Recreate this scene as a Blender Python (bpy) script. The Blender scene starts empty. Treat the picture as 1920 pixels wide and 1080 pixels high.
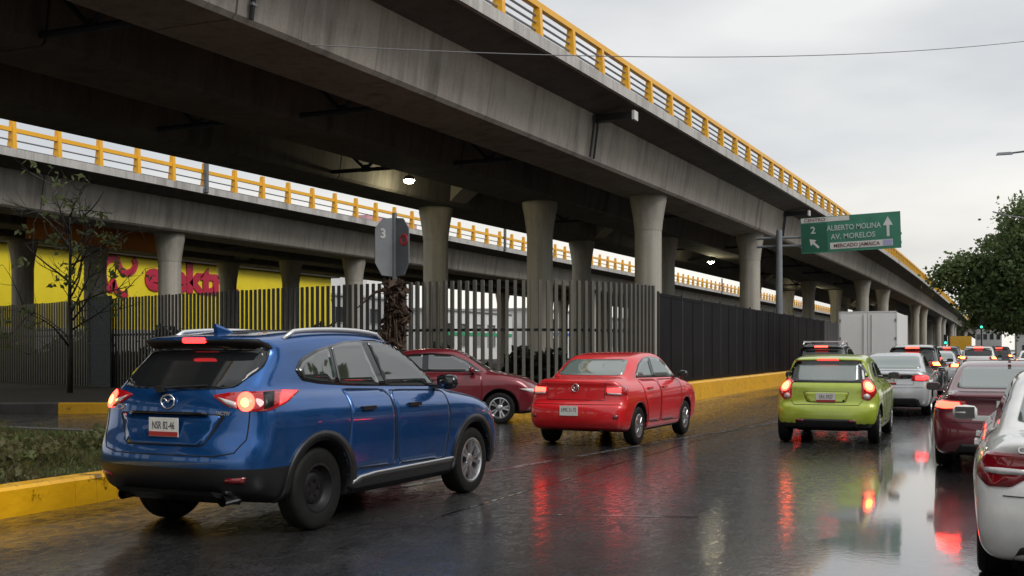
import bpy, math, random
import numpy as np
from mathutils import Vector, Matrix
from mathutils.geometry import delaunay_2d_cdt

random.seed(7); rng = np.random.default_rng(7)
PI = math.pi
R = math.radians
S = bpy.context.scene
COL = S.collection

# ------------------------------------------------------------------ camera
FPX, U0, VH, CAM_H, YAW = 2100.0, 960.0, 655.0, 1.5, R(23.2)
CA, SA = math.cos(YAW), math.sin(YAW)
cam_d = bpy.data.cameras.new('camera'); cam = bpy.data.objects.new('camera', cam_d); COL.objects.link(cam)
cam.location = (0, 0, CAM_H); cam.rotation_euler = (PI/2, 0, YAW)
cam_d.sensor_width = 36.0; cam_d.lens = FPX/1920*36.0
cam_d.shift_y = (VH-540)/1920.0
cam_d.clip_start = 0.1; cam_d.clip_end = 6000
S.camera = cam

# ------------------------------------------------------------------ sky, sun, exposure
SUN_EL, SUN_AZ = R(46), R(108)          # azimuth measured from +Y towards +X
W = bpy.data.worlds.new('World'); S.world = W; W.use_nodes = True
nt = W.node_tree; nt.nodes.clear()
def wn(t, **k):
    n = nt.nodes.new(t)
    for a, b in k.items(): setattr(n, a, b)
    return n
wo = wn('ShaderNodeOutputWorld'); wb = wn('ShaderNodeBackground'); wb.inputs['Strength'].default_value = 0.1
sky = wn('ShaderNodeTexSky', sky_type='NISHITA'); sky.sun_disc = False
sky.sun_elevation = SUN_EL; sky.sun_rotation = SUN_AZ
tc = wn('ShaderNodeTexCoord'); sep = wn('ShaderNodeSeparateXYZ'); nt.links.new(tc.outputs['Generated'], sep.inputs[0])
mp = wn('ShaderNodeMapping'); mp.inputs['Scale'].default_value = (1.0, 1.0, 3.2); nt.links.new(tc.outputs['Generated'], mp.inputs[0])
nz = wn('ShaderNodeTexNoise'); nz.inputs['Scale'].default_value = 3.1; nz.inputs['Detail'].default_value = 5; nz.inputs['Roughness'].default_value = .45
nt.links.new(mp.outputs[0], nz.inputs['Vector'])
cr = wn('ShaderNodeValToRGB'); e = cr.color_ramp.elements
e[0].position = .34; e[0].color = (.54, .56, .585, 1); e[1].position = .66; e[1].color = (.80, .80, .79, 1)
nt.links.new(nz.outputs['Fac'], cr.inputs[0])
er = wn('ShaderNodeValToRGB'); e = er.color_ramp.elements       # overcast gradient with elevation
e[0].position = 0.0; e[0].color = (1.26, 1.20, 1.10, 1); e[1].position = 1.0; e[1].color = (1.25, 1.25, 1.25, 1)
for p, c in ((.10, (1.22, 1.16, 1.07)), (.165, (.90, .91, .92)), (.30, (.98, .98, .98)), (.5, (1.1, 1.1, 1.1))):
    q = er.color_ramp.elements.new(p); q.color = (*c, 1)
nt.links.new(sep.outputs['Z'], er.inputs[0])
m1 = wn('ShaderNodeMix', data_type='RGBA', blend_type='MULTIPLY'); m1.inputs[0].default_value = 1
nt.links.new(cr.outputs[0], m1.inputs[6]); nt.links.new(er.outputs[0], m1.inputs[7])
sc_ = wn('ShaderNodeVectorMath', operation='SCALE'); sc_.inputs['Scale'].default_value = 9.5
nt.links.new(m1.outputs[2], sc_.inputs[0])
m2 = wn('ShaderNodeMix', data_type='RGBA'); m2.inputs[0].default_value = .95
nt.links.new(sky.outputs[0], m2.inputs[6]); nt.links.new(sc_.outputs[0], m2.inputs[7])
nt.links.new(m2.outputs[2], wb.inputs['Color']); nt.links.new(wb.outputs[0], wo.inputs['Surface'])

sun_d = bpy.data.lights.new('sun', 'SUN'); sun_d.energy = 1.5; sun_d.angle = R(28); sun_d.color = (1, .965, .92)
sun = bpy.data.objects.new('sun', sun_d); COL.objects.link(sun)
sdir = Vector((math.sin(SUN_AZ)*math.cos(SUN_EL), math.cos(SUN_AZ)*math.cos(SUN_EL), math.sin(SUN_EL)))
sun.rotation_euler = (-sdir).to_track_quat('-Z', 'Y').to_euler()
vs = S.view_settings; vs.view_transform = 'Standard'; vs.look = 'None'; vs.exposure = 0.3; vs.gamma = 1; vs.use_curve_mapping = False
S.cycles.use_denoising = True; S.cycles.max_bounces = 8; S.cycles.diffuse_bounces = 2; S.cycles.caustics_reflective = False; S.cycles.caustics_refractive = False
S.cycles.sample_clamp_indirect = 6

# ------------------------------------------------------------------ materials
def mat(name, col, rough=.5, metal=0, coat=0, coat_rough=.03, emit=None, estr=0, spec=.5, ior=1.5, alpha=None, sheen=0):
    m = bpy.data.materials.new(name); m.use_nodes = True
    b = m.node_tree.nodes['Principled BSDF']
    b.inputs['Base Color'].default_value = (*col, 1); b.inputs['Roughness'].default_value = rough; b.inputs['Metallic'].default_value = metal
    b.inputs['Coat Weight'].default_value = coat; b.inputs['Coat Roughness'].default_value = coat_rough
    b.inputs['Specular IOR Level'].default_value = spec; b.inputs['IOR'].default_value = ior
    if emit: b.inputs['Emission Color'].default_value = (*emit, 1); b.inputs['Emission Strength'].default_value = estr
    return m
def bs(m): return m.node_tree.nodes['Principled BSDF']
def nd(m, t, **k):
    n = m.node_tree.nodes.new(t)
    for a, b in k.items(): setattr(n, a, b)
    return n
def lk(m, a, b): m.node_tree.links.new(a, b)
def noise(m, scale, detail=4, rough=.55, stretch=None, coord='Object'):
    t = nd(m, 'ShaderNodeTexCoord'); v = t.outputs[coord]
    if stretch:
        p = nd(m, 'ShaderNodeMapping'); p.inputs['Scale'].default_value = stretch; lk(m, v, p.inputs[0]); v = p.outputs[0]
    n = nd(m, 'ShaderNodeTexNoise'); n.inputs['Scale'].default_value = scale; n.inputs['Detail'].default_value = detail; n.inputs['Roughness'].default_value = rough
    lk(m, v, n.inputs['Vector']); return n.outputs['Fac']
def ramp(m, fac, stops):
    r = nd(m, 'ShaderNodeValToRGB'); el = r.color_ramp.elements
    el[0].position, el[0].color = stops[0][0], (*stops[0][1], 1); el[1].position, el[1].color = stops[-1][0], (*stops[-1][1], 1)
    for p, c in stops[1:-1]: q = el.new(p); q.color = (*c, 1)
    lk(m, fac, r.inputs[0]); return r.outputs[0]
def mul(m, a, b, f=1.0):
    x = nd(m, 'ShaderNodeMix', data_type='RGBA', blend_type='MULTIPLY'); x.inputs[0].default_value = f
    lk(m, a, x.inputs[6]); lk(m, b, x.inputs[7]); return x.outputs[2]
def bump(m, fac, strength, dist=.01, normal=None):
    b = nd(m, 'ShaderNodeBump'); b.inputs['Strength'].default_value = strength; b.inputs['Distance'].default_value = dist
    lk(m, fac, b.inputs['Height'])
    if normal: lk(m, normal, b.inputs['Normal'])
    return b.outputs[0]
def g(v): return (v, v, v)
def varied(name, c0, c1, scale, rough=.6, bmp=0, bscale=40, stretch=None, **k):
    m = mat(name, c0, rough, **k)
    lk(m, ramp(m, noise(m, scale, stretch=stretch), [(.3, c0), (.7, c1)]), bs(m).inputs['Base Color'])
    if bmp: lk(m, bump(m, noise(m, bscale), bmp), bs(m).inputs['Normal'])
    return m

def concrete(name, c0, c1, streak=(.70, 1)):
    m = mat(name, c0, .82, spec=.3)
    base = ramp(m, noise(m, .55, 6, .65), [(.3, c0), (.7, c1)])
    st = ramp(m, noise(m, 1.0, 4, .6, stretch=(2.6, 2.6, .16)), [(.30, g(streak[0])), (.52, g(streak[1]))])
    st2 = ramp(m, noise(m, 1.0, 2, .5, stretch=(9, 9, .12)), [(.28, g(.86)), (.5, g(1))])
    fine = ramp(m, noise(m, 22, 5, .6), [(.3, g(.88)), (.7, g(1.06))])
    t = nd(m, 'ShaderNodeTexCoord'); sp_ = nd(m, 'ShaderNodeSeparateXYZ'); lk(m, t.outputs['Object'], sp_.inputs[0])
    fr = nd(m, 'ShaderNodeMath', operation='PINGPONG'); fr.inputs[1].default_value = 1.22; lk(m, sp_.outputs['Y'], fr.inputs[0])
    jn = ramp(m, fr.outputs[0], [(.008, g(.74)), (.022, g(1))])
    drip = ramp(m, noise(m, 1.0, 3, .5, stretch=(1.1, 1.1, .05)), [(.60, g(1)), (.72, g(.62))])
    lk(m, mul(m, mul(m, mul(m, mul(m, mul(m, base, st), st2), fine), jn), drip), bs(m).inputs['Base Color'])
    lk(m, bump(m, noise(m, 30, 4), .25, .01), bs(m).inputs['Normal'])
    return m
M = {}
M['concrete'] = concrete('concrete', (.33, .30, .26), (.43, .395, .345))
M['concrete_shaded'] = concrete('shaded_concrete', (.13, .12, .105), (.19, .175, .155), (.75, 1))  # inner girders: same concrete, shade under the deck put into its colour
M['concrete_column'] = concrete('concrete_column', (.40, .375, .32), (.50, .465, .40), (.75, 1))
M['concrete_edge'] = concrete('concrete_edge', (.44, .42, .40), (.55, .53, .50), (.7, 1))
M['soffit'] = concrete('soffit_concrete', (.12, .11, .10), (.17, .155, .14), (.8, 1))  # deck concrete, colour darkened to deepen the shade on its underside
M['yellow_rail'] = varied('yellow_rail_paint', (.78, .38, .008), (.86, .44, .012), 1.2, .38, bmp=.1)
M['steel_bar'] = mat('grey_bar', (.22, .225, .235), .4, .3)
M['brace'] = mat('brace_steel', (.03, .04, .045), .6, .2)
M['grey_post'] = mat('grey_post', (.14, .15, .165), .5, .3)
m = mat('yellow_kerb_paint', (.70, .36, .012), .32, spec=.5)
c = ramp(m, noise(m, 2.0, 6, .6), [(.25, (.70, .35, .006)), (.7, (.88, .47, .010))])
d = ramp(m, noise(m, 5, 7, .72), [(.36, g(.22)), (.42, g(1))])
lk(m, mul(m, c, d), bs(m).inputs['Base Color']); lk(m, bump(m, noise(m, 14, 5), .4, .02), bs(m).inputs['Normal'])
M['yellow_kerb'] = m
M['kerb'] = varied('grey_kerb', (.045, .043, .038), (.085, .08, .07), 3, .5, bmp=.3)
M['slat'] = varied('slat_grey', (.020, .020, .019), (.055, .053, .047), .9, .42, stretch=(3, 3, .3))
M['slat_light'] = varied('slat_pale', (.085, .08, .068), (.16, .15, .128), .9, .42, stretch=(3, 3, .3))
M['fence_rail'] = mat('fence_rail', (.03, .032, .032), .5)
M['black_panel'] = varied('black_panel', (.004, .0045, .006), (.009, .0095, .011), 1.5, .55, spec=.08)
M['grey_panel'] = varied('grey_panel', (.03, .032, .035), (.05, .052, .055), 1.5, .45)
M['mesh'] = mat('green_mesh', (.012, .02, .016), .6)

# wet asphalt
m = mat('wet_asphalt', (.02, .02, .021), .2, spec=.22, ior=1.5, coat=1.0)
big = noise(m, .42, 5, .6, stretch=(1.1, .42, 1)); trk = noise(m, 1.0, 4, .6, stretch=(1.7, .10, 1)); med = noise(m, 7, 5, .6); fin = noise(m, 48, 3, .7)
lk(m, mul(m, ramp(m, noise(m, 1.6, 7, .7), [(.3, (.012, .012, .0125)), (.7, (.034, .034, .034))]), ramp(m, fin, [(.38, g(.35)), (.54, g(1)), (.66, g(4.0))])), bs(m).inputs['Base Color'])
mx = nd(m, 'ShaderNodeMath', operation='ADD'); lk(m, big, mx.inputs[0]); lk(m, trk, mx.inputs[1])
hf = nd(m, 'ShaderNodeMath', operation='MULTIPLY'); hf.inputs[1].default_value = .5; lk(m, mx.outputs[0], hf.inputs[0])
wet0 = hf.outputs[0]
tco = nd(m, 'ShaderNodeTexCoord'); sxyz = nd(m, 'ShaderNodeSeparateXYZ'); lk(m, tco.outputs['Object'], sxyz.inputs[0])
def mth(op, a, b=None, c=None):
    n = nd(m, 'ShaderNodeMath', operation=op)
    for i, v in enumerate((a, b, c)):
        if v is None: continue
        if isinstance(v, (int, float)): n.inputs[i].default_value = v
        else: lk(m, v, n.inputs[i])
    return n.outputs[0]
wob = mth('MULTIPLY_ADD', noise(m, .8, 4, .6, stretch=(1, .5, 1)), 1.5, -.75)
dist_ = mth('ADD', mth('ABSOLUTE', mth('ADD', sxyz.outputs['X'], .72)), wob)
def smooth(v, lo, hi):
    n = nd(m, 'ShaderNodeMapRange', interpolation_type='SMOOTHSTEP'); n.inputs['From Min'].default_value = lo; n.inputs['From Max'].default_value = hi; n.inputs['To Min'].default_value = 1; n.inputs['To Max'].default_value = 0; lk(m, v, n.inputs[0]); return n.outputs[0]
film = mth('MULTIPLY', smooth(dist_, .35, .95), smooth(sxyz.outputs['Y'], 18, 27))
wet = mth('MULTIPLY_ADD', film, -.22, wet0)
lk(m, ramp(m, wet, [(.40, g(.25)), (.60, g(.5))]), bs(m).inputs['Roughness'])
bs(m).inputs['Coat IOR'].default_value = 1.9
lk(m, ramp(m, wet, [(.40, g(.025)), (.52, g(.06)), (.66, g(.14))]), bs(m).inputs['Coat Roughness'])
spk = noise(m, 11, 5, .8, stretch=(1, .45, 1)); cw = mul(m, ramp(m, wet, [(.42, g(1.0)), (.62, g(.7))]), ramp(m, spk, [(.41, g(.05)), (.48, g(.65)), (.54, g(1.0))]))
cwm = nd(m, 'ShaderNodeMix', data_type='RGBA'); lk(m, film, cwm.inputs[0]); lk(m, cw, cwm.inputs[6]); cwm.inputs[7].default_value = (1, 1, 1, 1); lk(m, cwm.outputs[2], bs(m).inputs['Coat Weight'])
hm = nd(m, 'ShaderNodeMath', operation='MULTIPLY'); lk(m, med, hm.inputs[0]); hm.inputs[1].default_value = 1
bst = nd(m, 'ShaderNodeMapRange'); bst.inputs['From Min'].default_value = .42; bst.inputs['From Max'].default_value = .62; bst.inputs['To Min'].default_value = .06; bst.inputs['To Max'].default_value = .45
lk(m, wet, bst.inputs[0])
b1 = nd(m, 'ShaderNodeBump'); b1.inputs['Distance'].default_value = .006; lk(m, bst.outputs[0], b1.inputs['Strength']); lk(m, noise(m, 55, 3, .6), b1.inputs['Height'])
b2 = nd(m, 'ShaderNodeBump'); b2.inputs['Distance'].default_value = .02; b2.inputs['Strength'].default_value = .2; lk(m, med, b2.inputs['Height']); lk(m, b1.outputs[0], b2.inputs['Normal'])
lk(m, b2.outputs[0], bs(m).inputs['Normal'])
b4 = nd(m, 'ShaderNodeBump'); b4.inputs['Distance'].default_value = .022; b4.inputs['Strength'].default_value = .32; lk(m, noise(m, 17, 4, .65, stretch=(1, .8, 1)), b4.inputs['Height'])
b3 = nd(m, 'ShaderNodeBump'); b3.inputs['Distance'].default_value = .02; b3.inputs['Strength'].default_value = .10; lk(m, med, b3.inputs['Height']); lk(m, b4.outputs[0], b3.inputs['Normal'])
calm = mth('MULTIPLY_ADD', film, -.88, 1.0)
lk(m, mth('MULTIPLY', calm, .13), b4.inputs['Strength']); lk(m, mth('MULTIPLY', calm, .045), b3.inputs['Strength'])
lk(m, b3.outputs[0], bs(m).inputs['Coat Normal'])
M['asphalt'] = m
M['puddle'] = mat('puddle_water', (.03, .03, .032), .10, ior=1.9, coat=1, coat_rough=.015); bs(M['puddle']).inputs['Coat IOR'].default_value = 2.0
lk(M['puddle'], bump(M['puddle'], noise(M['puddle'], 5, 3, .5, stretch=(1, .6, 1)), .06, .02), bs(M['puddle']).inputs['Coat Normal'])
M['seam'] = mat('road_seam', (.012, .012, .012), .12, coat=1)
M['lane_paint'] = mat('worn_lane_paint', (.1, .1, .1), .35, coat=.7)
lk(M['lane_paint'], ramp(M['lane_paint'], noise(M['lane_paint'], 5, 6, .75, stretch=(1.5, .5, 1)), [(.46, g(.022)), (.58, g(.30))]), bs(M['lane_paint']).inputs['Base Color'])
M['soil'] = varied('wet_soil', (.018, .016, .012), (.042, .037, .028), 4, .75, bmp=.6, bscale=25, spec=.2)
M['paving'] = varied('wet_paving', (.09, .088, .085), (.16, .155, .15), 1.2, .3, bmp=.2, coat=.3)
M['ground'] = varied('earth', (.06, .055, .048), (.10, .095, .085), .3, .8)

def leafmat(name, stops, scale=.9, rough=.55, trans=.0):
    m = mat(name, stops[0][1], rough, spec=.35)
    a = ramp(m, noise(m, scale, 3), stops); b = ramp(m, noise(m, 9, 2), [(.3, g(.6)), (.7, g(1.45))])
    col = mul(m, a, b); lk(m, col, bs(m).inputs['Base Color'])
    tr = nd(m, 'ShaderNodeBsdfTranslucent'); lk(m, col, tr.inputs['Color']); mxs = nd(m, 'ShaderNodeMixShader'); mxs.inputs[0].default_value = .5
    lk(m, bs(m).outputs[0], mxs.inputs[1]); lk(m, tr.outputs[0], mxs.inputs[2]); lk(m, mxs.outputs[0], m.node_tree.nodes['Material Output'].inputs['Surface']); return m
M['leaf_dark'] = leafmat('leaf_dark', [(.32, (.060, .10, .034)), (.5, (.105, .15, .055)), (.68, (.15, .19, .07))], .55)
M['leaf_young'] = leafmat('leaf_young', [(.3, (.09, .12, .045)), (.7, (.19, .22, .09))])
M['hedge'] = leafmat('hedge_leaf', [(.3, (.010, .018, .012)), (.7, (.030, .045, .024))])
M['grass'] = leafmat('grass_blade', [(.30, (.19, .15, .08)), (.45, (.13, .125, .05)), (.6, (.12, .155, .05)), (.72, (.24, .22, .10))], 1.1)
M['bark'] = varied('bark', (.03, .024, .018), (.07, .055, .04), 8, .8, bmp=.6, bscale=20)
M['bark_black'] = varied('wet_bark', (.022, .017, .013), (.05, .04, .03), 8, .6)
M['dry_vine'] = varied('dry_vine', (.035, .020, .014), (.10, .06, .035), 6, .8)

# cars
def paint(name, c, metal=.35, rough=.32):
    m = mat(name, c, rough, metal, coat=1, coat_rough=.03)
    fl = ramp(m, noise(m, 3.2, 5, .65), [(.25, tuple(x*.82 for x in c)), (.75, tuple(min(1, x*1.1) for x in c))])
    lk(m, fl, bs(m).inputs['Base Color'])
    dr = nd(m, 'ShaderNodeTexVoronoi'); dr.inputs['Scale'].default_value = 46
    t = nd(m, 'ShaderNodeTexCoord'); lk(m, t.outputs['Object'], dr.inputs['Vector'])
    rr = ramp(m, dr.outputs['Distance'], [(.05, g(1)), (.24, g(0))])
    lk(m, bump(m, rr, .06, .004), bs(m).inputs['Coat Normal'])
    return m
M['p_blue'] = paint('blue_paint', (.011, .092, .31), .68, .25)
M['p_red'] = paint('red_paint', (.74, .010, .016), .05, .35)
M['p_wine'] = paint('wine_red_paint', (.19, .012, .022), .25)
M['p_maroon'] = paint('maroon_paint', (.14, .008, .018), .3)
M['p_green'] = paint('lime_paint', (.46, .57, .055), .15)
M['p_white'] = paint('white_paint', (.74, .74, .72), 0, .4)
M['p_silver'] = paint('silver_paint', (.52, .53, .54), .4)
M['p_dark'] = paint('dark_paint', (.025, .027, .032), .3)
M['p_grey'] = paint('grey_paint', (.16, .165, .17), .4)
M['glass'] = mat('tinted_glass', (.012, .013, .014), .05, spec=.6, ior=1.5)
M['glass_pale'] = mat('grey_green_glass', (.15, .19, .175), .03, spec=1, ior=1.8)
M['glass_side'] = mat('side_glass', (.02, .022, .022), .02, spec=1, ior=1.9)
M['black_plastic'] = varied('black_plastic', (.009, .009, .0095), (.014, .014, .0145), 6, .36)
M['gloss_black'] = mat('gloss_black', (.006, .006, .007), .08, coat=.6)
M['under'] = mat('underbody', (.006, .006, .006), .8)
M['seam_black'] = mat('panel_gap', (.004, .004, .004), .7)
M['tyre'] = varied('tyre_rubber', (.006, .006, .006), (.011, .011, .010), 12, .62, spec=.25)
M['alloy'] = mat('alloy', (.55, .55, .56), .28, .9)
M['steel_rim'] = mat('black_rim', (.018, .018, .019), .4, .5)
M['chrome'] = mat('chrome', (.75, .75, .76), .12, 1)
M['satin'] = mat('satin_silver', (.68, .69, .70), .3, .6)
M['lens_red'] = mat('red_lens', (.26, .004, .008), .08, coat=.8, emit=(.9, .02, .02), estr=.10)
M['lens_dull'] = mat('unlit_red_lens', (.22, .004, .010), .1, coat=1)
M['lens_clear'] = mat('clear_lens', (.55, .53, .52), .1, coat=1)
M['lit_red'] = mat('lit_brake_lamp', (.5, .01, .01), .2, emit=(1, .035, .02), estr=11)
M['lit_hot'] = mat('lit_bulb', (.6, .1, .03), .2, emit=(1, .16, .03), estr=16)
M['lit_soft'] = mat('lit_tail_lamp', (.5, .01, .01), .2, emit=(1, .03, .03), estr=4)
M['plate'] = varied('plate_white', (.70, .69, .64), (.80, .79, .75), 14, .4)
M['plate_red'] = mat('plate_red', (.40, .03, .03), .4)
M['ink'] = mat('plate_ink', (.03, .03, .035), .6)
M['truck_white'] = varied('truck_box', (.76, .76, .76), (.82, .82, .81), 1.2, .45)
M['rubber'] = mat('rubber', (.01, .01, .01), .6)
M['sign_green'] = varied('sign_green', (.020, .15, .095), (.035, .20, .13), 1.5, .35)
M['sign_green2'] = varied('sign_green_deep', (.004, .08, .045), (.006, .10, .06), 1.5, .35)
M['sign_white'] = varied('sign_white', (.5, .5, .48), (.62, .62, .6), 2, .4)
M['sign_letter'] = mat('sign_letter', (.42, .50, .46), .4)
M['sign_brown'] = mat('sign_brown_letter', (.16, .07, .06), .5)
M['sign_violet'] = mat('sign_violet', (.32, .32, .50), .4)
M['sign_back'] = varied('sign_back_grey', (.17, .185, .20), (.23, .245, .26), 2, .45)
M['sign_redring'] = mat('sign_red', (.55, .04, .05), .45)
M['store_yellow'] = varied('store_yellow', (.74, .58, .012), (.82, .66, .02), .8, .6)
M['store_red'] = varied('store_red', (.40, .012, .04), (.5, .02, .06), .8, .5)
M['store_orange'] = varied('store_orange', (.72, .22, .015), (.82, .28, .02), .5, .6)
M['bld_white'] = varied('pale_wall', (.62, .62, .60), (.74, .74, .72), .3, .7)
M['bld_grey'] = varied('grey_wall', (.34, .34, .33), (.44, .44, .43), .3, .7)
M['bld_purple'] = varied('violet_wall', (.36, .30, .55), (.45, .38, .62), .3, .7)
M['bld_pink'] = mat('pink_band', (.6, .32, .36), .6)
M['window'] = mat('window_glass', (.03, .035, .04), .05, spec=1)
M['green_band'] = mat('green_band', (.03, .32, .14), .5)
M['blue_band'] = mat('blue_band', (.05, .16, .5), .5)
M['lamp_glow'] = mat('lamp_glow', (1, 1, .9), .5, emit=(1, .94, .70), estr=60)
M['green_glow'] = mat('green_signal', (.05, .5, .35), .5, emit=(.05, .9, .55), estr=1.8)
M['wire'] = mat('wire', (.14, .14, .145), .6)
M['dark_metal'] = mat('dark_metal', (.03, .03, .033), .5, .4)
M['pole'] = varied('pole_concrete', (.22, .21, .2), (.3, .29, .28), 1, .7)
M['truck_yellow'] = mat('truck_yellow', (.7, .38, .02), .4, coat=.4)

# ------------------------------------------------------------------ object helpers
def mk(name, verts, faces, m, parent=None, smooth=False, midx=None):
    me = bpy.data.meshes.new(name)
    v = np.asarray(verts, dtype=float); me.from_pydata(v.tolist() if isinstance(verts, np.ndarray) else verts, [], faces if isinstance(faces, list) else faces.tolist())
    for x in (m if isinstance(m, (list, tuple)) else [m]): me.materials.append(x)
    if midx is not None: me.polygons.foreach_set('material_index', np.asarray(midx, dtype=np.int32))
    if smooth: me.polygons.foreach_set('use_smooth', np.ones(len(me.polygons), dtype=bool))
    me.update()
    o = bpy.data.objects.new(name, me); COL.objects.link(o)
    if parent is not None: o.parent = parent
    return o
def tag(o, label=None, cat=None, group=None, kind=None):
    if label: o['label'] = label
    if cat: o['category'] = cat
    if group: o['group'] = group
    if kind: o['kind'] = kind
    return o
def thing(name, label, cat, loc=(0, 0, 0), rz=0, group=None):
    o = bpy.data.objects.new(name, None); COL.objects.link(o); o.empty_display_size = .2
    o.location = loc; o.rotation_euler = (0, 0, rz)
    return tag(o, label, cat, group)

class MB:
    def __init__(s): s.v = []; s.f = []
    def add(s, v, f):
        n = len(s.v); s.v += [tuple(p) for p in v]; s.f += [[i+n for i in q] for q in f]; return s
    def box(s, c, size, rz=0, taper=None, ry=0):
        a, b, h = size[0]/2, size[1]/2, size[2]/2
        t = taper or (1, 1)
        P = [(-a, -b, -h), (a, -b, -h), (a, b, -h), (-a, b, -h), (-a*t[0], -b*t[1], h), (a*t[0], -b*t[1], h), (a*t[0], b*t[1], h), (-a*t[0], b*t[1], h)]
        mtx = Matrix.Translation(c) @ Matrix.Rotation(rz, 4, 'Z') @ Matrix.Rotation(ry, 4, 'Y')
        return s.add([mtx @ Vector(p) for p in P], [[0, 3, 2, 1], [4, 5, 6, 7], [0, 1, 5, 4], [1, 2, 6, 5], [2, 3, 7, 6], [3, 0, 4, 7]])
    def tube(s, pts, rad, n=8, caps=True):
        pts = [Vector(p) for p in pts]; k = len(pts); rad = rad if isinstance(rad, (list, tuple)) else [rad]*k
        base = len(s.v); up = Vector((0, 0, 1))
        for i, p in enumerate(pts):
            t = (pts[min(i+1, k-1)]-pts[max(i-1, 0)]).normalized()
            a = t.cross(up if abs(t.z) < .95 else Vector((1, 0, 0))).normalized(); b = t.cross(a)
            for j in range(n):
                w = 2*PI*j/n; s.v.append(tuple(p+(a*math.cos(w)+b*math.sin(w))*rad[i]))
        for i in range(k-1):
            for j in range(n):
                s.f.append([base+i*n+j, base+i*n+(j+1) % n, base+(i+1)*n+(j+1) % n, base+(i+1)*n+j])
        if caps: s.f.append([base+j for j in range(n)][::-1]); s.f.append([base+(k-1)*n+j for j in range(n)])
        return s
    def lathe(s, prof, n=32, axis='z', c=(0, 0, 0), closed=False):
        base = len(s.v)
        for r, h in prof:
            for j in range(n):
                w = 2*PI*j/n; x, y = r*math.cos(w), r*math.sin(w)
                p = (x, y, h) if axis == 'z' else (x, h, y) if axis == 'y' else (h, x, y)
                s.v.append((p[0]+c[0], p[1]+c[1], p[2]+c[2]))
        k = len(prof)
        for i in range(k if closed else k-1):
            i2 = (i+1) % k
            for j in range(n):
                q = [base+i*n+j, base+i*n+(j+1) % n, base+i2*n+(j+1) % n, base+i2*n+j]
                s.f.append(q if axis != 'y' else q[::-1])
        return s
    def sweep(s, stations, caps=True):
        """stations: list of rings of equal length (3D points)"""
        base = len(s.v); n = len(stations[0])
        for r in stations: s.v += [tuple(p) for p in r]
        for i in range(len(stations)-1):
            for j in range(n):
                s.f.append([base+i*n+j, base+i*n+(j+1) % n, base+(i+1)*n+(j+1) % n, base+(i+1)*n+j])
        if caps: s.f.append([base+j for j in range(n)][::-1]); s.f.append([base+(len(stations)-1)*n+j for j in range(n)])
        return s
    def prism(s, poly, z0, z1):
        n = len(poly); b = len(s.v)
        s.v += [(p[0], p[1], z0) for p in poly]+[(p[0], p[1], z1) for p in poly]
        s.f += [[b+i, b+(i+1) % n, b+n+(i+1) % n, b+n+i] for i in range(n)]
        s.f += [[b+i for i in range(n)][::-1], [b+n+i for i in range(n)]]
        return s
    def build(s, name, m, parent=None, smooth=False): return mk(name, s.v, s.f, m, parent, smooth)

def fixn(o):
    import bmesh
    bm = bmesh.new(); bm.from_mesh(o.data); bmesh.ops.recalc_face_normals(bm, faces=bm.faces[:]); bm.to_mesh(o.data); bm.free(); return o
def smooth_by_angle(o, ang=40):
    me = o.data; me.polygons.foreach_set('use_smooth', np.ones(len(me.polygons), dtype=bool)); me.set_sharp_from_angle(angle=R(ang)); return o
def copy_obj(o, parent=None, **k):
    c = o.copy(); COL.objects.link(c)
    if parent is not None: c.parent = parent
    for a, b in k.items(): setattr(c, a, b)
    return c
def text(name, body, size, m, parent, mtx, ext=.004, bold=0, sx=1, align='CENTER'):
    cu = bpy.data.curves.new(name, 'FONT'); cu.body = body; cu.size = size; cu.extrude = ext; cu.offset = bold; cu.align_x = align; cu.align_y = 'CENTER'; cu.resolution_u = 3
    o = bpy.data.objects.new(name+'_src', cu); COL.objects.link(o)
    dg = bpy.context.evaluated_depsgraph_get(); me = bpy.data.meshes.new_from_object(o.evaluated_get(dg))
    bpy.data.objects.remove(o); bpy.data.curves.remove(cu)
    me.materials.clear(); me.materials.append(m); me.transform(mtx @ Matrix.Diagonal((sx, 1, 1, 1)))
    t = bpy.data.objects.new(name, me); COL.objects.link(t)
    if parent is not None: t.parent = parent
    return t
# ------------------------------------------------------------------ vehicles: a rounded solid per car, surfaced and dressed with parts
def catmull(pts, n=6, closed=True):
    P = np.array(pts, float); N = len(P); out = []
    for i in range(N if closed else N-1):
        p0, p1, p2, p3 = (P[(i-1) % N], P[i], P[(i+1) % N], P[(i+2) % N]) if closed else (P[max(i-1, 0)], P[i], P[i+1], P[min(i+2, N-1)])
        d1 = max(np.linalg.norm(p2-p1), 1e-6)
        m1 = (p2-p0)/max(np.linalg.norm(p2-p1)+np.linalg.norm(p1-p0), 1e-6)*d1; m2 = (p3-p1)/max(np.linalg.norm(p3-p2)+np.linalg.norm(p2-p1), 1e-6)*d1
        for t in np.arange(n)/n:
            out.append((2*t**3-3*t**2+1)*p1+(t**3-2*t**2+t)*m1+(-2*t**3+3*t**2)*p2+(t**3-t**2)*m2)
    if not closed: out.append(P[-1])
    return np.array(out)
def poly_sdf(poly, X, Z):
    sh = X.shape; x, z = X.ravel(), Z.ravel(); d = np.full(x.shape, 1e9); ins = np.zeros(x.shape, bool)
    A = poly; B = np.roll(poly, -1, 0)
    for (ax, az), (bx, bz) in zip(A, B):
        ex, ez = bx-ax, bz-az; px, pz = x-ax, z-az; t = np.clip((px*ex+pz*ez)/(ex*ex+ez*ez+1e-12), 0, 1)
        d = np.minimum(d, (px-ex*t)**2+(pz-ez*t)**2)
        c = ((az > z) != (bz > z)); 
        if abs(ez) > 1e-12: ins ^= c & (x < ex*(z-az)/ez+ax)
    d = np.sqrt(d); return np.where(ins, -d, d).reshape(sh)
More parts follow.
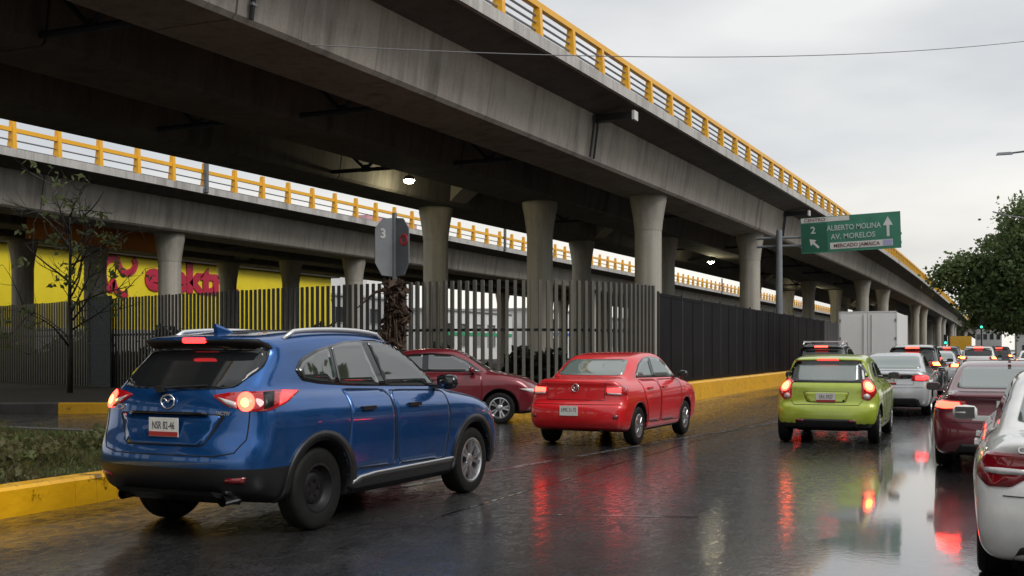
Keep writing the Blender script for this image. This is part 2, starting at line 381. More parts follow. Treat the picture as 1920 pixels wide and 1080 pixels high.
def smax(a, b, k):
    h = np.maximum(k-np.abs(a-b), 0)/k; return np.maximum(a, b)+h*h*k*.25

class Car:
    def __init__(s, sil, Wd, sec, wheels, r, L, H, belt=(0, 0), bow=(.14, .30), k=.12, taper=(.07, .09), arch=.065, gz=.02, cuts=()):
        s.W, s.L, s.H, s.wx, s.r, s.ra, s.bow, s.k, s.taper, s.belt, s.cuts = Wd, L, H, wheels, r, r+arch, bow, k, taper, belt, cuts
        s.g = gz; s.x0, s.z0 = -.3, -.1
        xs = np.arange(s.x0, L+.3, gz); zs = np.arange(s.z0, H+.3, gz)
        X, Z = np.meshgrid(xs, zs, indexing='ij'); s.D2 = poly_sdf(catmull(sil), X, Z)
        zz = np.arange(-.2, H+.4, .01); w = np.interp(zz, [p[0] for p in sec], [p[1] for p in sec])
        ker = np.exp(-.5*(np.arange(-8, 9)/2.6)**2); ker /= ker.sum()
        s.zz, s.ww = zz, np.convolve(np.pad(w, 8, 'edge'), ker, 'valid')
    def d2(s, x, z):
        fx = np.clip((x-s.x0)/s.g, 0, s.D2.shape[0]-1.001); fz = np.clip((z-s.z0)/s.g, 0, s.D2.shape[1]-1.001)
        i, j = fx.astype(int), fz.astype(int); a, b = fx-i, fz-j; D = s.D2
        return (D[i, j]*(1-a)+D[i+1, j]*a)*(1-b)+(D[i, j+1]*(1-a)+D[i+1, j+1]*a)*b
    def half(s, x, z):
        zb = z-(s.belt[0]+s.belt[1]*(x-s.L/2))
        w = np.interp(zb, s.zz, s.ww)
        u = (x-s.L/2)/(s.L/2); f = np.where(u < 0, s.taper[0]*np.clip((-u-.45)/.55, 0, 1)**2, s.taper[1]*np.clip((u-.45)/.55, 0, 1)**2)
        return w*(1-f)
    def sdf(s, P):
        x, y, z = P[..., 0], P[..., 1], P[..., 2]; ay = np.abs(y); t = ay/(s.W/2)
        fr = np.clip(1-x/(s.L*.42), 0, 1); ff = np.clip(1-(s.L-x)/(s.L*.45), 0, 1)
        xw = x-s.bow[0]*t**3*fr+s.bow[1]*t**2.5*ff
        d = smax(s.d2(xw, z+.035*t*t*np.clip((z-.9)/.5, 0, 1)), (ay-s.half(x, z))*.95, s.k)
        for wx in s.wx:
            dc = np.hypot(x-wx, z-s.r)-s.ra; cut = np.maximum(dc, s.W/2-.34-ay); d = smax(d, -cut, .018)
        for c in s.cuts: d = c(d, x, y, z)
        return d
    def grad(s, P, e=.004):
        G = np.stack([s.sdf(P+np.array(a)*e)-s.sdf(P-np.array(a)*e) for a in ((1, 0, 0), (0, 1, 0), (0, 0, 1))], -1)/(2*e)
        return G
    def body(s, h):
        xs = np.arange(-.12, s.L+.12+h, h); ny = int((s.W/2+.1)/h)+1; ys = (np.arange(-ny, ny)+.5)*h; zs = np.arange(.08, s.H+.12+h, h)
        X, Y, Z = np.meshgrid(xs, ys, zs, indexing='ij'); V = s.sdf(np.stack([X, Y, Z], -1)); I = V < 0
        nx, ny_, nz_ = V.shape; c = np.zeros((nx-1, ny_-1, nz_-1), int); offs = [(i, j, k) for i in (0, 1) for j in (0, 1) for k in (0, 1)]
        for i, j, k in offs: c += I[i:nx-1+i, j:ny_-1+j, k:nz_-1+k]
        act = np.argwhere((c > 0) & (c < 8)); idx = np.full(c.shape, -1); idx[tuple(act.T)] = np.arange(len(act))
        pos = np.zeros((len(act), 3)); cnt = np.zeros(len(act))
        for a in offs:
            for ax in range(3):
                if a[ax]: continue
                b = list(a); b[ax] = 1
                A = tuple((act+np.array(a)).T); B = tuple((act+np.array(b)).T); va, vb = V[A], V[B]; mk_ = (va < 0) != (vb < 0)
                t = np.where(mk_, va/np.where(mk_, va-vb, 1), 0); p = np.array(a)[None]+np.outer(t, np.array(b)-np.array(a)); pos[mk_] += p[mk_]; cnt[mk_] += 1
        P = (act+pos/cnt[:, None])*h+np.array([xs[0], ys[0], zs[0]])
        for _ in range(3):
            d = s.sdf(P); G = s.grad(P); st = d[:, None]*G/np.maximum((G*G).sum(-1), .2)[:, None]; n = np.linalg.norm(st, axis=1, keepdims=True); P = P-st*np.minimum(1, .6*h/np.maximum(n, 1e-9))
        F = []
        for ax in range(3):
            sl0 = [slice(1, -1)]*3; sl0[ax] = slice(0, -1); sl1 = list(sl0); sl1[ax] = slice(1, None)
            a, b = I[tuple(sl0)], I[tuple(sl1)]; e = np.argwhere(a != b); fl = a[tuple(e.T)]; o = np.ones(3, int); o[ax] = 0; e = e+o
            u, v = [q for q in range(3) if q != ax]
            du = np.zeros(3, int); dv = np.zeros(3, int); du[u] = 1; dv[v] = 1
            q = np.stack([idx[tuple((e-du-dv).T)], idx[tuple((e-dv).T)], idx[tuple(e.T)], idx[tuple((e-du).T)]], -1)
            flip = ~fl if ax != 1 else fl
            q[flip] = q[flip][:, ::-1]; F.append(q)
        return P, np.concatenate(F)
    def cast(s, O, D, tmax=9):
        t = np.zeros(len(O))
        for _ in range(110):
            d = s.sdf(O+D*t[:, None]); t += np.clip(d*.7, -.2, .5)
            if np.abs(d).max() < 4e-4: break
        return O+D*t[:, None]

def densify(poly, step, closed=True):
    out = []; n = len(poly)
    for i in range(n if closed else n-1):
        a, b = np.array(poly[i], float), np.array(poly[(i+1) % n], float); k = max(1, int(np.ceil(np.linalg.norm(b-a)/step)))
        out += [a+(b-a)*t/k for t in range(k)]
    if not closed: out.append(np.array(poly[-1], float))
    return np.array(out)
def chaikin(poly, n=2, q=.2):
    P = np.array(poly, float)
    for _ in range(n):
        Q = np.roll(P, -1, 0); P = np.stack([P*(1-q)+Q*q, P*q+Q*(1-q)], 1).reshape(-1, P.shape[1])
    return P
def ribbon_poly(pts, w):
    P = np.array(pts, float); T = np.gradient(P, axis=0); T /= np.linalg.norm(T, axis=1, keepdims=True)+1e-9; N = np.stack([-T[:, 1], T[:, 0]], -1)
    return np.concatenate([P+N*w/2, (P-N*w/2)[::-1]])
AZ = {'rear': PI, 'right': -PI/2, 'left': PI/2, 'rr': -PI*.75, 'rl': PI*.75, 'fr': -PI*.25, 'fl': PI*.25, 'front': 0.0}
def panel(C, name, m, poly, az, parent, off=.004, thick=.012, rnd=0, step=.05, smooth=True, d3=False, inter=True):
    a = AZ[az] if isinstance(az, str) else az
    n = np.array([math.cos(a), math.sin(a), 0]); es = np.array([-math.sin(a), math.cos(a), 0])
    P = np.array(poly, float)
    if d3 or P.shape[1] == 3: P = np.stack([P @ es, P[:, 2]], -1)
    if rnd: P = chaikin(P, 2, rnd)
    P = densify(P, step)
    pts = [tuple(p) for p in P]; nb = len(pts)
    if inter:
        lo, hi = P.min(0), P.max(0); gx = np.arange(lo[0]+step*.5, hi[0], step); gz = np.arange(lo[1]+step*.5, hi[1], step)
        if len(gx) and len(gz):
            X, Z = np.meshgrid(gx, gz); d = poly_sdf(P, X, Z); k = d < -step*.45; pts += list(zip(X[k], Z[k]))
    vv, ee, ff, *_ = delaunay_2d_cdt([Vector(p) for p in pts], [], [list(range(nb))], 1, 1e-6)
    Q = np.array([tuple(v) for v in vv]); ctr = np.array([C.L/2, 0, 0])
    O = ctr-es*(ctr @ es)+es[None]*Q[:, :1]+np.array([0, 0, 1.0])[None]*Q[:, 1:]+n*3.4
    O = O-0*n
    H = C.cast(O, np.repeat(-n[None], len(O), 0)); bad = np.abs(C.sdf(H)) > .02
    if bad.any() and not bad.all():
        dd = (O-H) @ n; dd[bad] = np.median(dd[~bad]); H = O-n[None]*dd[:, None]
    G = C.grad(H); G /= np.linalg.norm(G, axis=1, keepdims=True)+1e-9
    top = H+G*off; low = H+G*(off-thick); faces = [list(f) for f in ff]; N = len(top)
    cnt = {}
    for f in faces:
        for i in range(len(f)): e = (f[i], f[(i+1) % len(f)]); cnt[e] = 1
    # orientation: outward
    f0 = faces[len(faces)//2]; nn = np.cross(top[f0[1]]-top[f0[0]], top[f0[2]]-top[f0[0]])
    if nn @ G[f0[0]] < 0: faces = [f[::-1] for f in faces]; cnt = {(b, a): 1 for a, b in cnt}
    rim = [[b, a, a+N, b+N] for (a, b) in cnt if (b, a) not in cnt]
    V = np.concatenate([top, low]); o = mk(name, V, faces+rim, m, parent)
    sm = np.zeros(len(faces)+len(rim), bool); sm[:len(faces)] = smooth; o.data.polygons.foreach_set('use_smooth', sm)
    return o
def both(C, name, m, poly, parent, **k):
    """one panel on the right side (s = x) and its mirror on the left"""
    a = panel(C, name, m, poly, 'right', parent, **k); P = np.array(poly, float); P[:, 0] *= -1
    return a, panel(C, name, m, P[::-1], 'left', parent, **k)
def surf(C, x, z, side=-1):
    O = np.array([[x, side*3.0, z]]); return C.cast(O, np.array([[0, -side*1.0, 0]]))[0]
def surf_rear(C, y, z):
    return C.cast(np.array([[-2.0, y, z]]), np.array([[1.0, 0, 0]]))[0]

_wheel_cache = {}
def wheel(parent, x, y, r, w, style, side, detail=1):
    key = (round(r, 3), round(w, 3), style)
    if key not in _wheel_cache:
        rr = r*.66 if style == 'alloy' else r*.60
        t = MB(); h = w/2
        prof = [(rr-.01, -h*.86), (rr+.012, -h*.95), (r*.86, -h), (r*.955, -h*.9), (r*.99, -h*.72), (r, -h*.45), (r-.006, -h*.40), (r-.006, -h*.33), (r, -h*.28), (r, h*.28), (r-.006, h*.33), (r-.006, h*.40), (r, h*.45), (r*.99, h*.72), (r*.955, h*.9), (r*.86, h), (rr+.012, h*.95), (rr-.01, h*.86)]
        t.lathe(prof, 40 if detail else 20, 'y')
        to = t.build('wheel', M['tyre']); fixn(to); smooth_by_angle(to, 40)
        k = MB()
        if style == 'alloy':
            k.lathe([(rr+.004, -h*.93), (rr-.012, -h*.96), (rr-.022, -h*.80), (rr-.03, h*.2), (rr-.03, h*.8)], 40, 'y')
            k.lathe([(.001, -h*.78), (.055, -h*.76), (.07, -h*.66), (.06, -h*.2)], 20, 'y')
            for i in range(5):
                for da in (-.16, .16):
                    a0 = 2*PI*i/5+da*.6; a1 = 2*PI*i/5+da*1.25
                    p0 = Vector((math.cos(a0)*.045, -h*.70, math.sin(a0)*.045)); p1 = Vector((math.cos(a1)*(rr-.012), -h*.84, math.sin(a1)*(rr-.012)))
                    d = (p1-p0).normalized(); sd = d.cross(Vector((0, 1, 0))).normalized()
                    st = []
                    for q, wd in ((p0, .016), ((p0+p1)/2, .017), (p1, .026)):
                        st.append([q+sd*wd+Vector((0, .03, 0)), q+sd*wd*.8, q-sd*wd*.8, q-sd*wd+Vector((0, .03, 0))])
                    k.sweep(st)
            mm = M['alloy']
        elif style == 'steel':
            k.lathe([(rr+.004, -h*.92), (rr-.015, -h*.95), (rr-.03, -h*.60), (rr-.05, -h*.30), (r*.40, -h*.25), (r*.34, -h*.42), (r*.22, -h*.46), (r*.17, -h*.36), (r*.12, -h*.36), (.001, -h*.42)], 40, 'y')
            for i in range(5):
                a = 2*PI*i/5; k.lathe([(.014, -h*.40), (.014, -h*.52), (.001, -h*.53)], 6, 'y', (math.cos(a)*r*.19, 0, math.sin(a)*r*.19))
            mm = M['steel_rim']
        else:
            k.lathe([(rr+.006, -h*.93), (rr-.01, -h*1.0), (rr-.03, -h*.93), (r*.22, -h*1.02), (r*.12, -h*1.05), (.001, -h*1.06)], 36, 'y')
            for i in range(8):
                a = 2*PI*i/8; ca, sa = math.cos(a), math.sin(a)
                k.sweep([[Vector((ca*q-sa*wd, -h*1.0, sa*q+ca*wd)), Vector((ca*q+sa*wd, -h*1.0, sa*q-ca*wd)), Vector((ca*q+sa*wd*.7, -h*1.07, sa*q-ca*wd*.7)), Vector((ca*q-sa*wd*.7, -h*1.07, sa*q+ca*wd*.7))] for q, wd in ((r*.18, .012), (rr-.025, .022))])
            mm = M['alloy']
        ro = k.build('rim', mm); fixn(ro); smooth_by_angle(ro, 35)
        bk = MB(); bk.lathe([(rr-.004, -h*.10), (.001, -h*.12)], 24, 'y'); bo = bk.build('brake_disc', M['dark_metal'])
        _wheel_cache[key] = (to.data, ro.data, bo.data)
        for o in (to, ro, bo): bpy.data.objects.remove(o)
    dt = _wheel_cache[key]
    o = bpy.data.objects.new('wheel', dt[0]); COL.objects.link(o); o.parent = parent; o.location = (x, y, r); o.rotation_euler = (0, 0, 0 if side < 0 else PI)
    for nm, d in (('rim', dt[1]), ('brake_disc', dt[2])):
        q = bpy.data.objects.new(nm, d); COL.objects.link(q); q.parent = o
    return o

SIL = {
 'suv': (4.55, 1.68, [(.12, .36), (.03, .46), (.0, .60), (.015, .72), (.06, .84), (.085, .96), (.10, 1.08), (.145, 1.175), (.33, 1.36), (.49, 1.515), (.44, 1.545), (.395, 1.575), (.42, 1.605), (.70, 1.635), (1.2, 1.672), (1.75, 1.68), (2.2, 1.645), (2.55, 1.555), (3.0, 1.32), (3.32, 1.13), (3.6, 1.075), (4.0, 1.01), (4.3, .91), (4.46, .78), (4.53, .62), (4.54, .45), (4.47, .30), (4.2, .23), (3.2, .22), (1.5, .22), (.5, .26)]),
 'sedan': (4.23, 1.46, [(.10, .27), (.02, .36), (0, .50), (.02, .62), (.09, .685), (.115, .80), (.125, .92), (.115, 1.00), (.16, 1.035), (.40, 1.05), (.60, 1.065), (.78, 1.14), (1.22, 1.375), (1.55, 1.435), (2.0, 1.46), (2.35, 1.44), (2.62, 1.36), (3.05, 1.10), (3.20, 1.02), (3.6, .95), (3.95, .86), (4.14, .72), (4.21, .55), (4.20, .38), (4.10, .25), (3.8, .20), (2, .19), (.5, .21)]),
 'saloon': (4.58, 1.44, [(.10, .25), (.02, .36), (0, .52), (.02, .68), (.05, .80), (.06, .90), (.045, .98), (.09, 1.01), (.35, 1.03), (.60, 1.05), (.80, 1.12), (1.36, 1.365), (1.75, 1.425), (2.15, 1.44), (2.5, 1.42), (2.8, 1.33), (3.25, 1.08), (3.42, 1.0), (3.8, .94), (4.2, .85), (4.45, .70), (4.56, .54), (4.55, .36), (4.45, .22), (4.1, .18), (2.2, .17), (.5, .20)]),
 'hatch': (3.62, 1.42, [(.10, .24), (.02, .33), (0, .47), (.02, .58), (.07, .66), (.09, .78), (.10, .90), (.15, .985), (.26, 1.15), (.36, 1.30), (.31, 1.325), (.30, 1.345), (.42, 1.375), (.80, 1.405), (1.2, 1.42), (1.6, 1.405), (1.95, 1.33), (2.4, 1.10), (2.62, .98), (3.0, .90), (3.32, .77), (3.52, .62), (3.6, .46), (3.58, .30), (3.45, .20), (3.1, .17), (1.7, .16), (.4, .19)]),
}
def sect(Wd, belt, H, top=.70, low=.90, ledge=.035):
    h = Wd/2
    return [(.05, h*low), (.28, h*.955), (.45, h*.985), (.62, h*.995), (belt-.24, h), (belt-.14, h*.985), (belt-.06, h*.945), (belt, h*.885), (belt+.015, h*.885-ledge), (H-.06, h*top), (H+.3, h*top*.8)]

def base_car(name, label, cat, kind, pm, loc, heading, W_=1.8, belt=1.0, beltslope=.02, h=.03, group=None, sl=1.0, sh=1.0, wheels=None, r=.31, wheel_styles=('alloy',)*4, top=.70, bow=(.14, .30), tw=.2, hand=True, cuts=(), k=.12, blackz=None, ledge=.035, taper=(.07, .09)):
    L, H, sil = SIL[kind]; L *= sl; H *= sh; sil = [(x*sl, z*sh) for x, z in sil]
    C = Car(sil, W_, sect(W_, belt, H, top, ledge=ledge), wheels, r, L, H, (0, beltslope), bow, k, cuts=cuts, taper=taper)
    t = thing(name, label, cat, (loc[0], loc[1], 0), PI/2-heading, group)
    P, F = C.body(h)
    ctr = P[F].mean(1); mi = np.zeros(len(F), int)
    for wx in wheels: mi[(np.hypot(ctr[:, 0]-wx, ctr[:, 2]-r) < C.ra+.010) & (np.abs(ctr[:, 1]) < C.half(ctr[:, 0], ctr[:, 2])-.012)] = 1
    mi[ctr[:, 2] < .235*sh] = 1
    if blackz: mi[blackz(ctr)] = 2
    o = mk('body', P, F, [pm, M['under'], M['black_plastic']], t, True, mi)
    C.obj = t; C.bodyobj = o
    i = 0
    for wx in wheels:
        for sd in (-1, 1):
            wheel(t, wx, sd*(W_/2-.035-tw/2), r, tw, wheel_styles[i], sd); i += 1
    return C, t
def mirror_pod(C, x, z, m, t, out=.17, size=(.12, .19, .13)):
    for sd in (-1, 1):
        p = surf(C, x, z, sd); b = MB(); n = 10; st = []
        for i, f in enumerate((0, .12, .5, .9, 1.0)):
            sc = (.45, .85, 1, .85, .45)[i]; y = p[1]+sd*(out-.10+size[1]*f)
            st.append([(x+.02+math.cos(w)*size[0]/2*sc-.02*f, y, z+.06+math.sin(w)*size[2]/2*sc) for w in [2*PI*j/n for j in range(n)]])
        b.sweep(st); b.box((x+.02, p[1]+sd*.04, z+.01), (.06, .14, .04))
        o = fixn(b.build('wing_mirror', m, t)); smooth_by_angle(o, 60)
        gl = MB(); gl.box((x-.045, p[1]+sd*(out-.10+size[1]*.5), z+.06), (.006, size[1]*.8, size[2]*.72)); gl.build('mirror_glass', M['glass'], o)
def handles(C, xs, z, t, m):
    for x in xs:
        for sd in (-1, 1):
            p = surf(C, x, z, sd); b = MB(); b.box((x, p[1]+sd*.018, z), (.20, .028, .032)); b.box((x-.08, p[1]+sd*.004, z), (.03, .03, .03)); b.box((x+.08, p[1]+sd*.004, z), (.03, .03, .03))
            o = b.build('door_handle', m, t)
def plate(C, t, y, z, body, red=True, w=.30, h=.15):
    p = surf_rear(C, y, z); q = surf_rear(C, y, z+.06); q2 = surf_rear(C, y, z-.06)
    tilt = math.atan2(q[0]-q2[0], .12); x = min(p[0], q[0], q2[0])-.012
    b = MB(); b.box((x, y, z), (.008, w, h)); o = b.build('licence_plate', M['plate'], t)
    if red:
        c = MB(); c.box((x-.006, y, z-h*.5+.022), (.006, w*.98, .036)); c.build('plate_band', M['plate_red'], o)
    mt = Matrix(((0, 0, -1, x-.005), (-1, 0, 0, y), (0, 1, 0, z+.012), (0, 0, 0, 1)))
    text('plate_lettering', body, .085, M['ink'], o, mt, .001, .0, .62)
    return o
def emblem(C, t, y, z, rx, rz, kind='wing'):
    p = surf_rear(C, y, z); b = MB(); n = 24
    ring = [[(p[0]-.012+math.cos(a)*.008, y+math.cos(w)*(rx+math.sin(a)*.008), z+math.sin(w)*(rz+math.sin(a)*.008)) for a in [2*PI*k/6 for k in range(6)]] for w in [2*PI*j/n for j in range(n+1)]]
    b.sweep(ring, False)
    if kind == 'wing':
        for sd in (-1, 1): b.tube([(p[0]-.012, y, z-.008), (p[0]-.014, y+sd*rx*.45, z+rz*.45), (p[0]-.012, y+sd*rx*.92, z+rz*.25)], [.007, .008, .005], 6)
    elif kind == 'vee':
        b.tube([(p[0]-.012, y-rx*.55, z+rz*.6), (p[0]-.012, y-rx*.2, z-rz*.7), (p[0]-.012, y, z), (p[0]-.012, y+rx*.2, z-rz*.7), (p[0]-.012, y+rx*.55, z+rz*.6)], .006, 6)
    o = fixn(b.build('emblem', M['chrome'], t)); o.data.polygons.foreach_set('use_smooth', np.ones(len(o.data.polygons), bool)); return o
def rtext(C, t, s, y, z, size, m=None, sx=1.1):
    p = surf_rear(C, y, z); mt = Matrix(((0, 0, -1, p[0]-.004), (-1, 0, 0, y), (0, 1, 0, z), (0, 0, 0, 1)))
    return text('badge_lettering', s, size, m or M['chrome'], t, mt, .003, .002, sx)
def strip(C, name, m, pts, w, az, parent, off=.003):
    """a narrow line laid on the body along a path in the (s, z) plane of one side"""
    a = AZ[az]; n = np.array([math.cos(a), math.sin(a), 0]); es = np.array([-math.sin(a), math.cos(a), 0])
    P = densify(pts, .05, False); T = np.gradient(P, axis=0); T /= np.linalg.norm(T, axis=1, keepdims=True)+1e-9; N = np.stack([-T[:, 1], T[:, 0]], -1)
    Q = np.concatenate([P+N*w/2, P-N*w/2]); ctr = np.array([C.L/2, 0, 0]); O = ctr-es*(ctr @ es)+es[None]*Q[:, :1]+np.array([0, 0, 1.0])[None]*Q[:, 1:]+n*3.4
    H = C.cast(O, np.repeat(-n[None], len(O), 0)); bad = np.abs(C.sdf(H)) > .02
    if bad.any() and not bad.all(): dd = (O-H) @ n; dd[bad] = np.median(dd[~bad]); H = O-n[None]*dd[:, None]
    G = C.grad(H); G /= np.linalg.norm(G, axis=1, keepdims=True)+1e-9; k = len(P); top = H+G*off; low = H-G*.004
    V = np.concatenate([top, low]); F = []
    for i in range(k-1): F += [[i, i+1, k+i+1, k+i], [i+1, i, 2*k+i, 2*k+i+1], [k+i, k+i+1, 3*k+i+1, 3*k+i]]
    f = F[0]; 
    if np.cross(top[f[1]]-top[f[0]], top[f[2]]-top[f[0]]) @ G[0] < 0: F = [q[::-1] for q in F]
    return mk(name, V, F, m, parent, True)
def seam(C, pts, az, t, w=.007, name='panel_gap', off=.003): return strip(C, name, M['seam_black'], pts, w, az, t, off)
def seams_both(C, pts, t, **k):
    P = np.array(pts, float); Q = P.copy(); Q[:, 0] *= -1
    return seam(C, P, 'right', t, **k), seam(C, Q, 'left', t, **k)
def door(C, P, m, t, w=.007):
    a, b = both(C, 'door', m, P, t, off=.0016, thick=.008, rnd=.04)
    Q = chaikin(np.array(P, float), 2, .10); Q = np.concatenate([Q, Q[:1]])
    for o, sg in ((a, 1), (b, -1)):
        q = Q.copy(); q[:, 0] *= sg; strip(C, 'panel_gap', M['seam_black'], q, w, 'right' if sg > 0 else 'left', o, .0034)
def mirror3(pts): return [(x, -y, z) for x, y, z in pts][::-1]
def lamp_pair(C, t, name, m, pts, **k):
    """pts (x, y<0, z) on the rear right corner; returns right and left lamp"""
    return panel(C, name, m, pts, 'rr', t, d3=True, **k), panel(C, name, m, mirror3(pts), 'rl', t, d3=True, **k)
def disc(c, r, n=16, ex=(0, 1, 0), sq=1.0):
    ex = np.array(ex, float); return [tuple(np.array(c)+ex*math.cos(w)*r+np.array([0, 0, 1.0])*math.sin(w)*r*sq) for w in [2*PI*j/n for j in range(n)]]
def front_kit(C, t, zl, zg, zw=.5):
    L = C.L; w = C.W/2
    for az, sg in (('fr', -1), ('fl', 1)):
        pts = [(L*.985, sg*w*.45, zl), (L*.955, sg*w*.80, zl+.03), (L*.90, sg*w*.93, zl+.08), (L*.87, sg*w*.95, zl+.13), (L*.93, sg*w*.85, zl+.13), (L*.97, sg*w*.6, zl+.09)]
        panel(C, 'headlight', M['lens_clear'], pts if sg < 0 else pts[::-1], az, t, d3=True, off=.006)
    panel(C, 'grille', M['gloss_black'], [(-zw, zg-.08), (zw, zg-.08), (zw*.9, zg+.09), (-zw*.9, zg+.09)], 'front', t, off=.005)
# ------------------------------------------------------------------ ground, road, pavements
def sheet(name, pts, z, m, kind='structure'):
    return tag(mk(name, [(x, y, z) for x, y in pts], [list(range(len(pts)))], m), kind=kind)
sheet('ground', [(-2500, -600), (2500, -600), (2500, 4000), (-2500, 4000)], -.03, M['ground'])
sheet('road', [(-70, -60), (2.6, -60), (2.6, 900), (-70, 900)], 0, M['asphalt'])
def slab(name, pts, z0, z1, m, kind='structure'):
    b = MB(); b.prism(pts, z0, z1); return tag(fixn(b.build(name, m)), kind=kind)
def kerb_line(path, w, h, m, seg=None, parent=None, name='kerb_stone', side=1, chamfer=.03, gap=.004):
    """kerb stones along a path (w to the left of the path direction when side=1), each its own mesh"""
    P = densify(path, seg or 1.0, False); out = []
    T = np.gradient(P, axis=0); T /= np.linalg.norm(T, axis=1, keepdims=True); N = np.stack([-T[:, 1], T[:, 0]], -1)*side
    for i in range(len(P)-1):
        st = []
        for q, n, s in ((P[i], N[i], gap/2), (P[i+1], N[i+1], -gap/2)):
            q = q+T[i]*s; hh = h+random.uniform(-.002, .002)
            st.append([(q[0], q[1], -.02), (q[0]+n[0]*.012, q[1]+n[1]*.012, hh-chamfer), (q[0]+n[0]*(chamfer+.01), q[1]+n[1]*(chamfer+.01), hh), (q[0]+n[0]*w, q[1]+n[1]*w, hh), (q[0]+n[0]*w, q[1]+n[1]*w, -.02)])
        b = MB(); b.sweep(st); mm = m[i % len(m)] if isinstance(m, list) else m
        out.append(fixn(b.build(name, mm, parent)))
    return out
# near island with its yellow kerb
isl = [(-8.05, -6.0), (-8.05, 8.2), (-8.12, 9.6), (-8.42, 10.9), (-9.0, 12.0), (-9.9, 12.8), (-11.2, 13.2), (-14.0, 13.35), (-20, 13.1), (-34, 12.6)]
kt = thing('kerb', 'chipped bright yellow kerb along the grassy island in the foreground', 'kerb', (0, 0, 0))
isl_d = catmull(isl, 5, False)
kerb_line(isl_d[isl_d[:, 1] < 12.1] if False else isl_d[:np.argmax(isl_d[:, 1] > 11.9)+1], .26, .27, M['yellow_kerb'], 1.1, kt); kerb_line(isl_d[np.argmax(isl_d[:, 1] > 11.9):], .26, .27, M['kerb'], 1.1, kt)
inner = [(x-.24, y) for x, y in isl[:3]]+[(-8.62, 10.75), (-9.15, 11.75), (-9.98, 12.52), (-11.2, 12.93), (-14, 13.08), (-20, 12.83), (-34, 12.35), (-34, -6)]
slab('island_soil', inner, -.02, .20, M['soil'])
# kerb and pavement in front of the slatted fence
kp = catmull([(-44, 17.6), (-30, 18.0), (-23, 18.6), (-19.3, 20.2), (-16.5, 21.6), (-13.5, 22.8), (-11.0, 23.9), (-9.4, 25.5), (-8.5, 27.2), (-8.12, 28.6)], 5, False)
kt2 = thing('kerb', 'low kerb behind the side lane, dark at first and then yellow, before the slatted fence', 'kerb', (0, 0, 0))
ks = densify(kp, 1.15, False)
for a, b_, mm in ((kp[kp[:, 0] < -19.4], None, M['kerb']), (kp[kp[:, 0] > -20.2], None, M['yellow_kerb'])):
    kerb_line(a, .22, .25, mm, 1.15, kt2)
slab('fenced_ground', [(x-.15, y+.18) for x, y in kp.tolist()]+[(-8.3, 28.8), (-8.5, 140), (-70, 140), (-70, 18.2)], -.02, .22, M['soil'])
for x0, y0, x1, y1 in ((-5.95, 10.6, -3.6, 26.5), (-3.45, 27.5, -3.3, 60)):
    P = densify([(x0, y0), (x1, y1)], .8, False); q = ribbon_poly(P, .11); k = len(P)
    tag(mk('lane_marking', [(a, b_, .004) for a, b_ in q], [[i, i+1, 2*k-2-i, 2*k-1-i] for i in range(k-1)], M['lane_paint']), kind='structure')
# pavement on the right-hand side
slab('pavement', [(2.8, -40), (2.8, 700), (16, 700), (16, -40)], -.02, .15, M['paving'])
kt3 = thing('kerb', 'grey pavement kerb along the right side of the road', 'kerb', (0, 0, 0))
kerb_line([(2.6, -10), (2.6, 150)], .2, .15, M['kerb'], 2.0, kt3, side=-1)
# faint worn markings and seams in the asphalt
for (x0, y0, x1, y1, w) in ((-4.55, 9.0, -3.9, 60, .022), (-3.9, 9.4, -2.2, 9.9, .03)):
    P = densify([(x0, y0), (x1, y1)], 1.0, False); P[:, 0] += rng.normal(0, .02, len(P)); q = ribbon_poly(P, w)
    k = len(P); mk_ = mk('road_seam', [(a, b, .004) for a, b in q], [[i, i+1, 2*k-2-i, 2*k-1-i] for i in range(k-1)], M['seam']); tag(mk_, kind='structure')
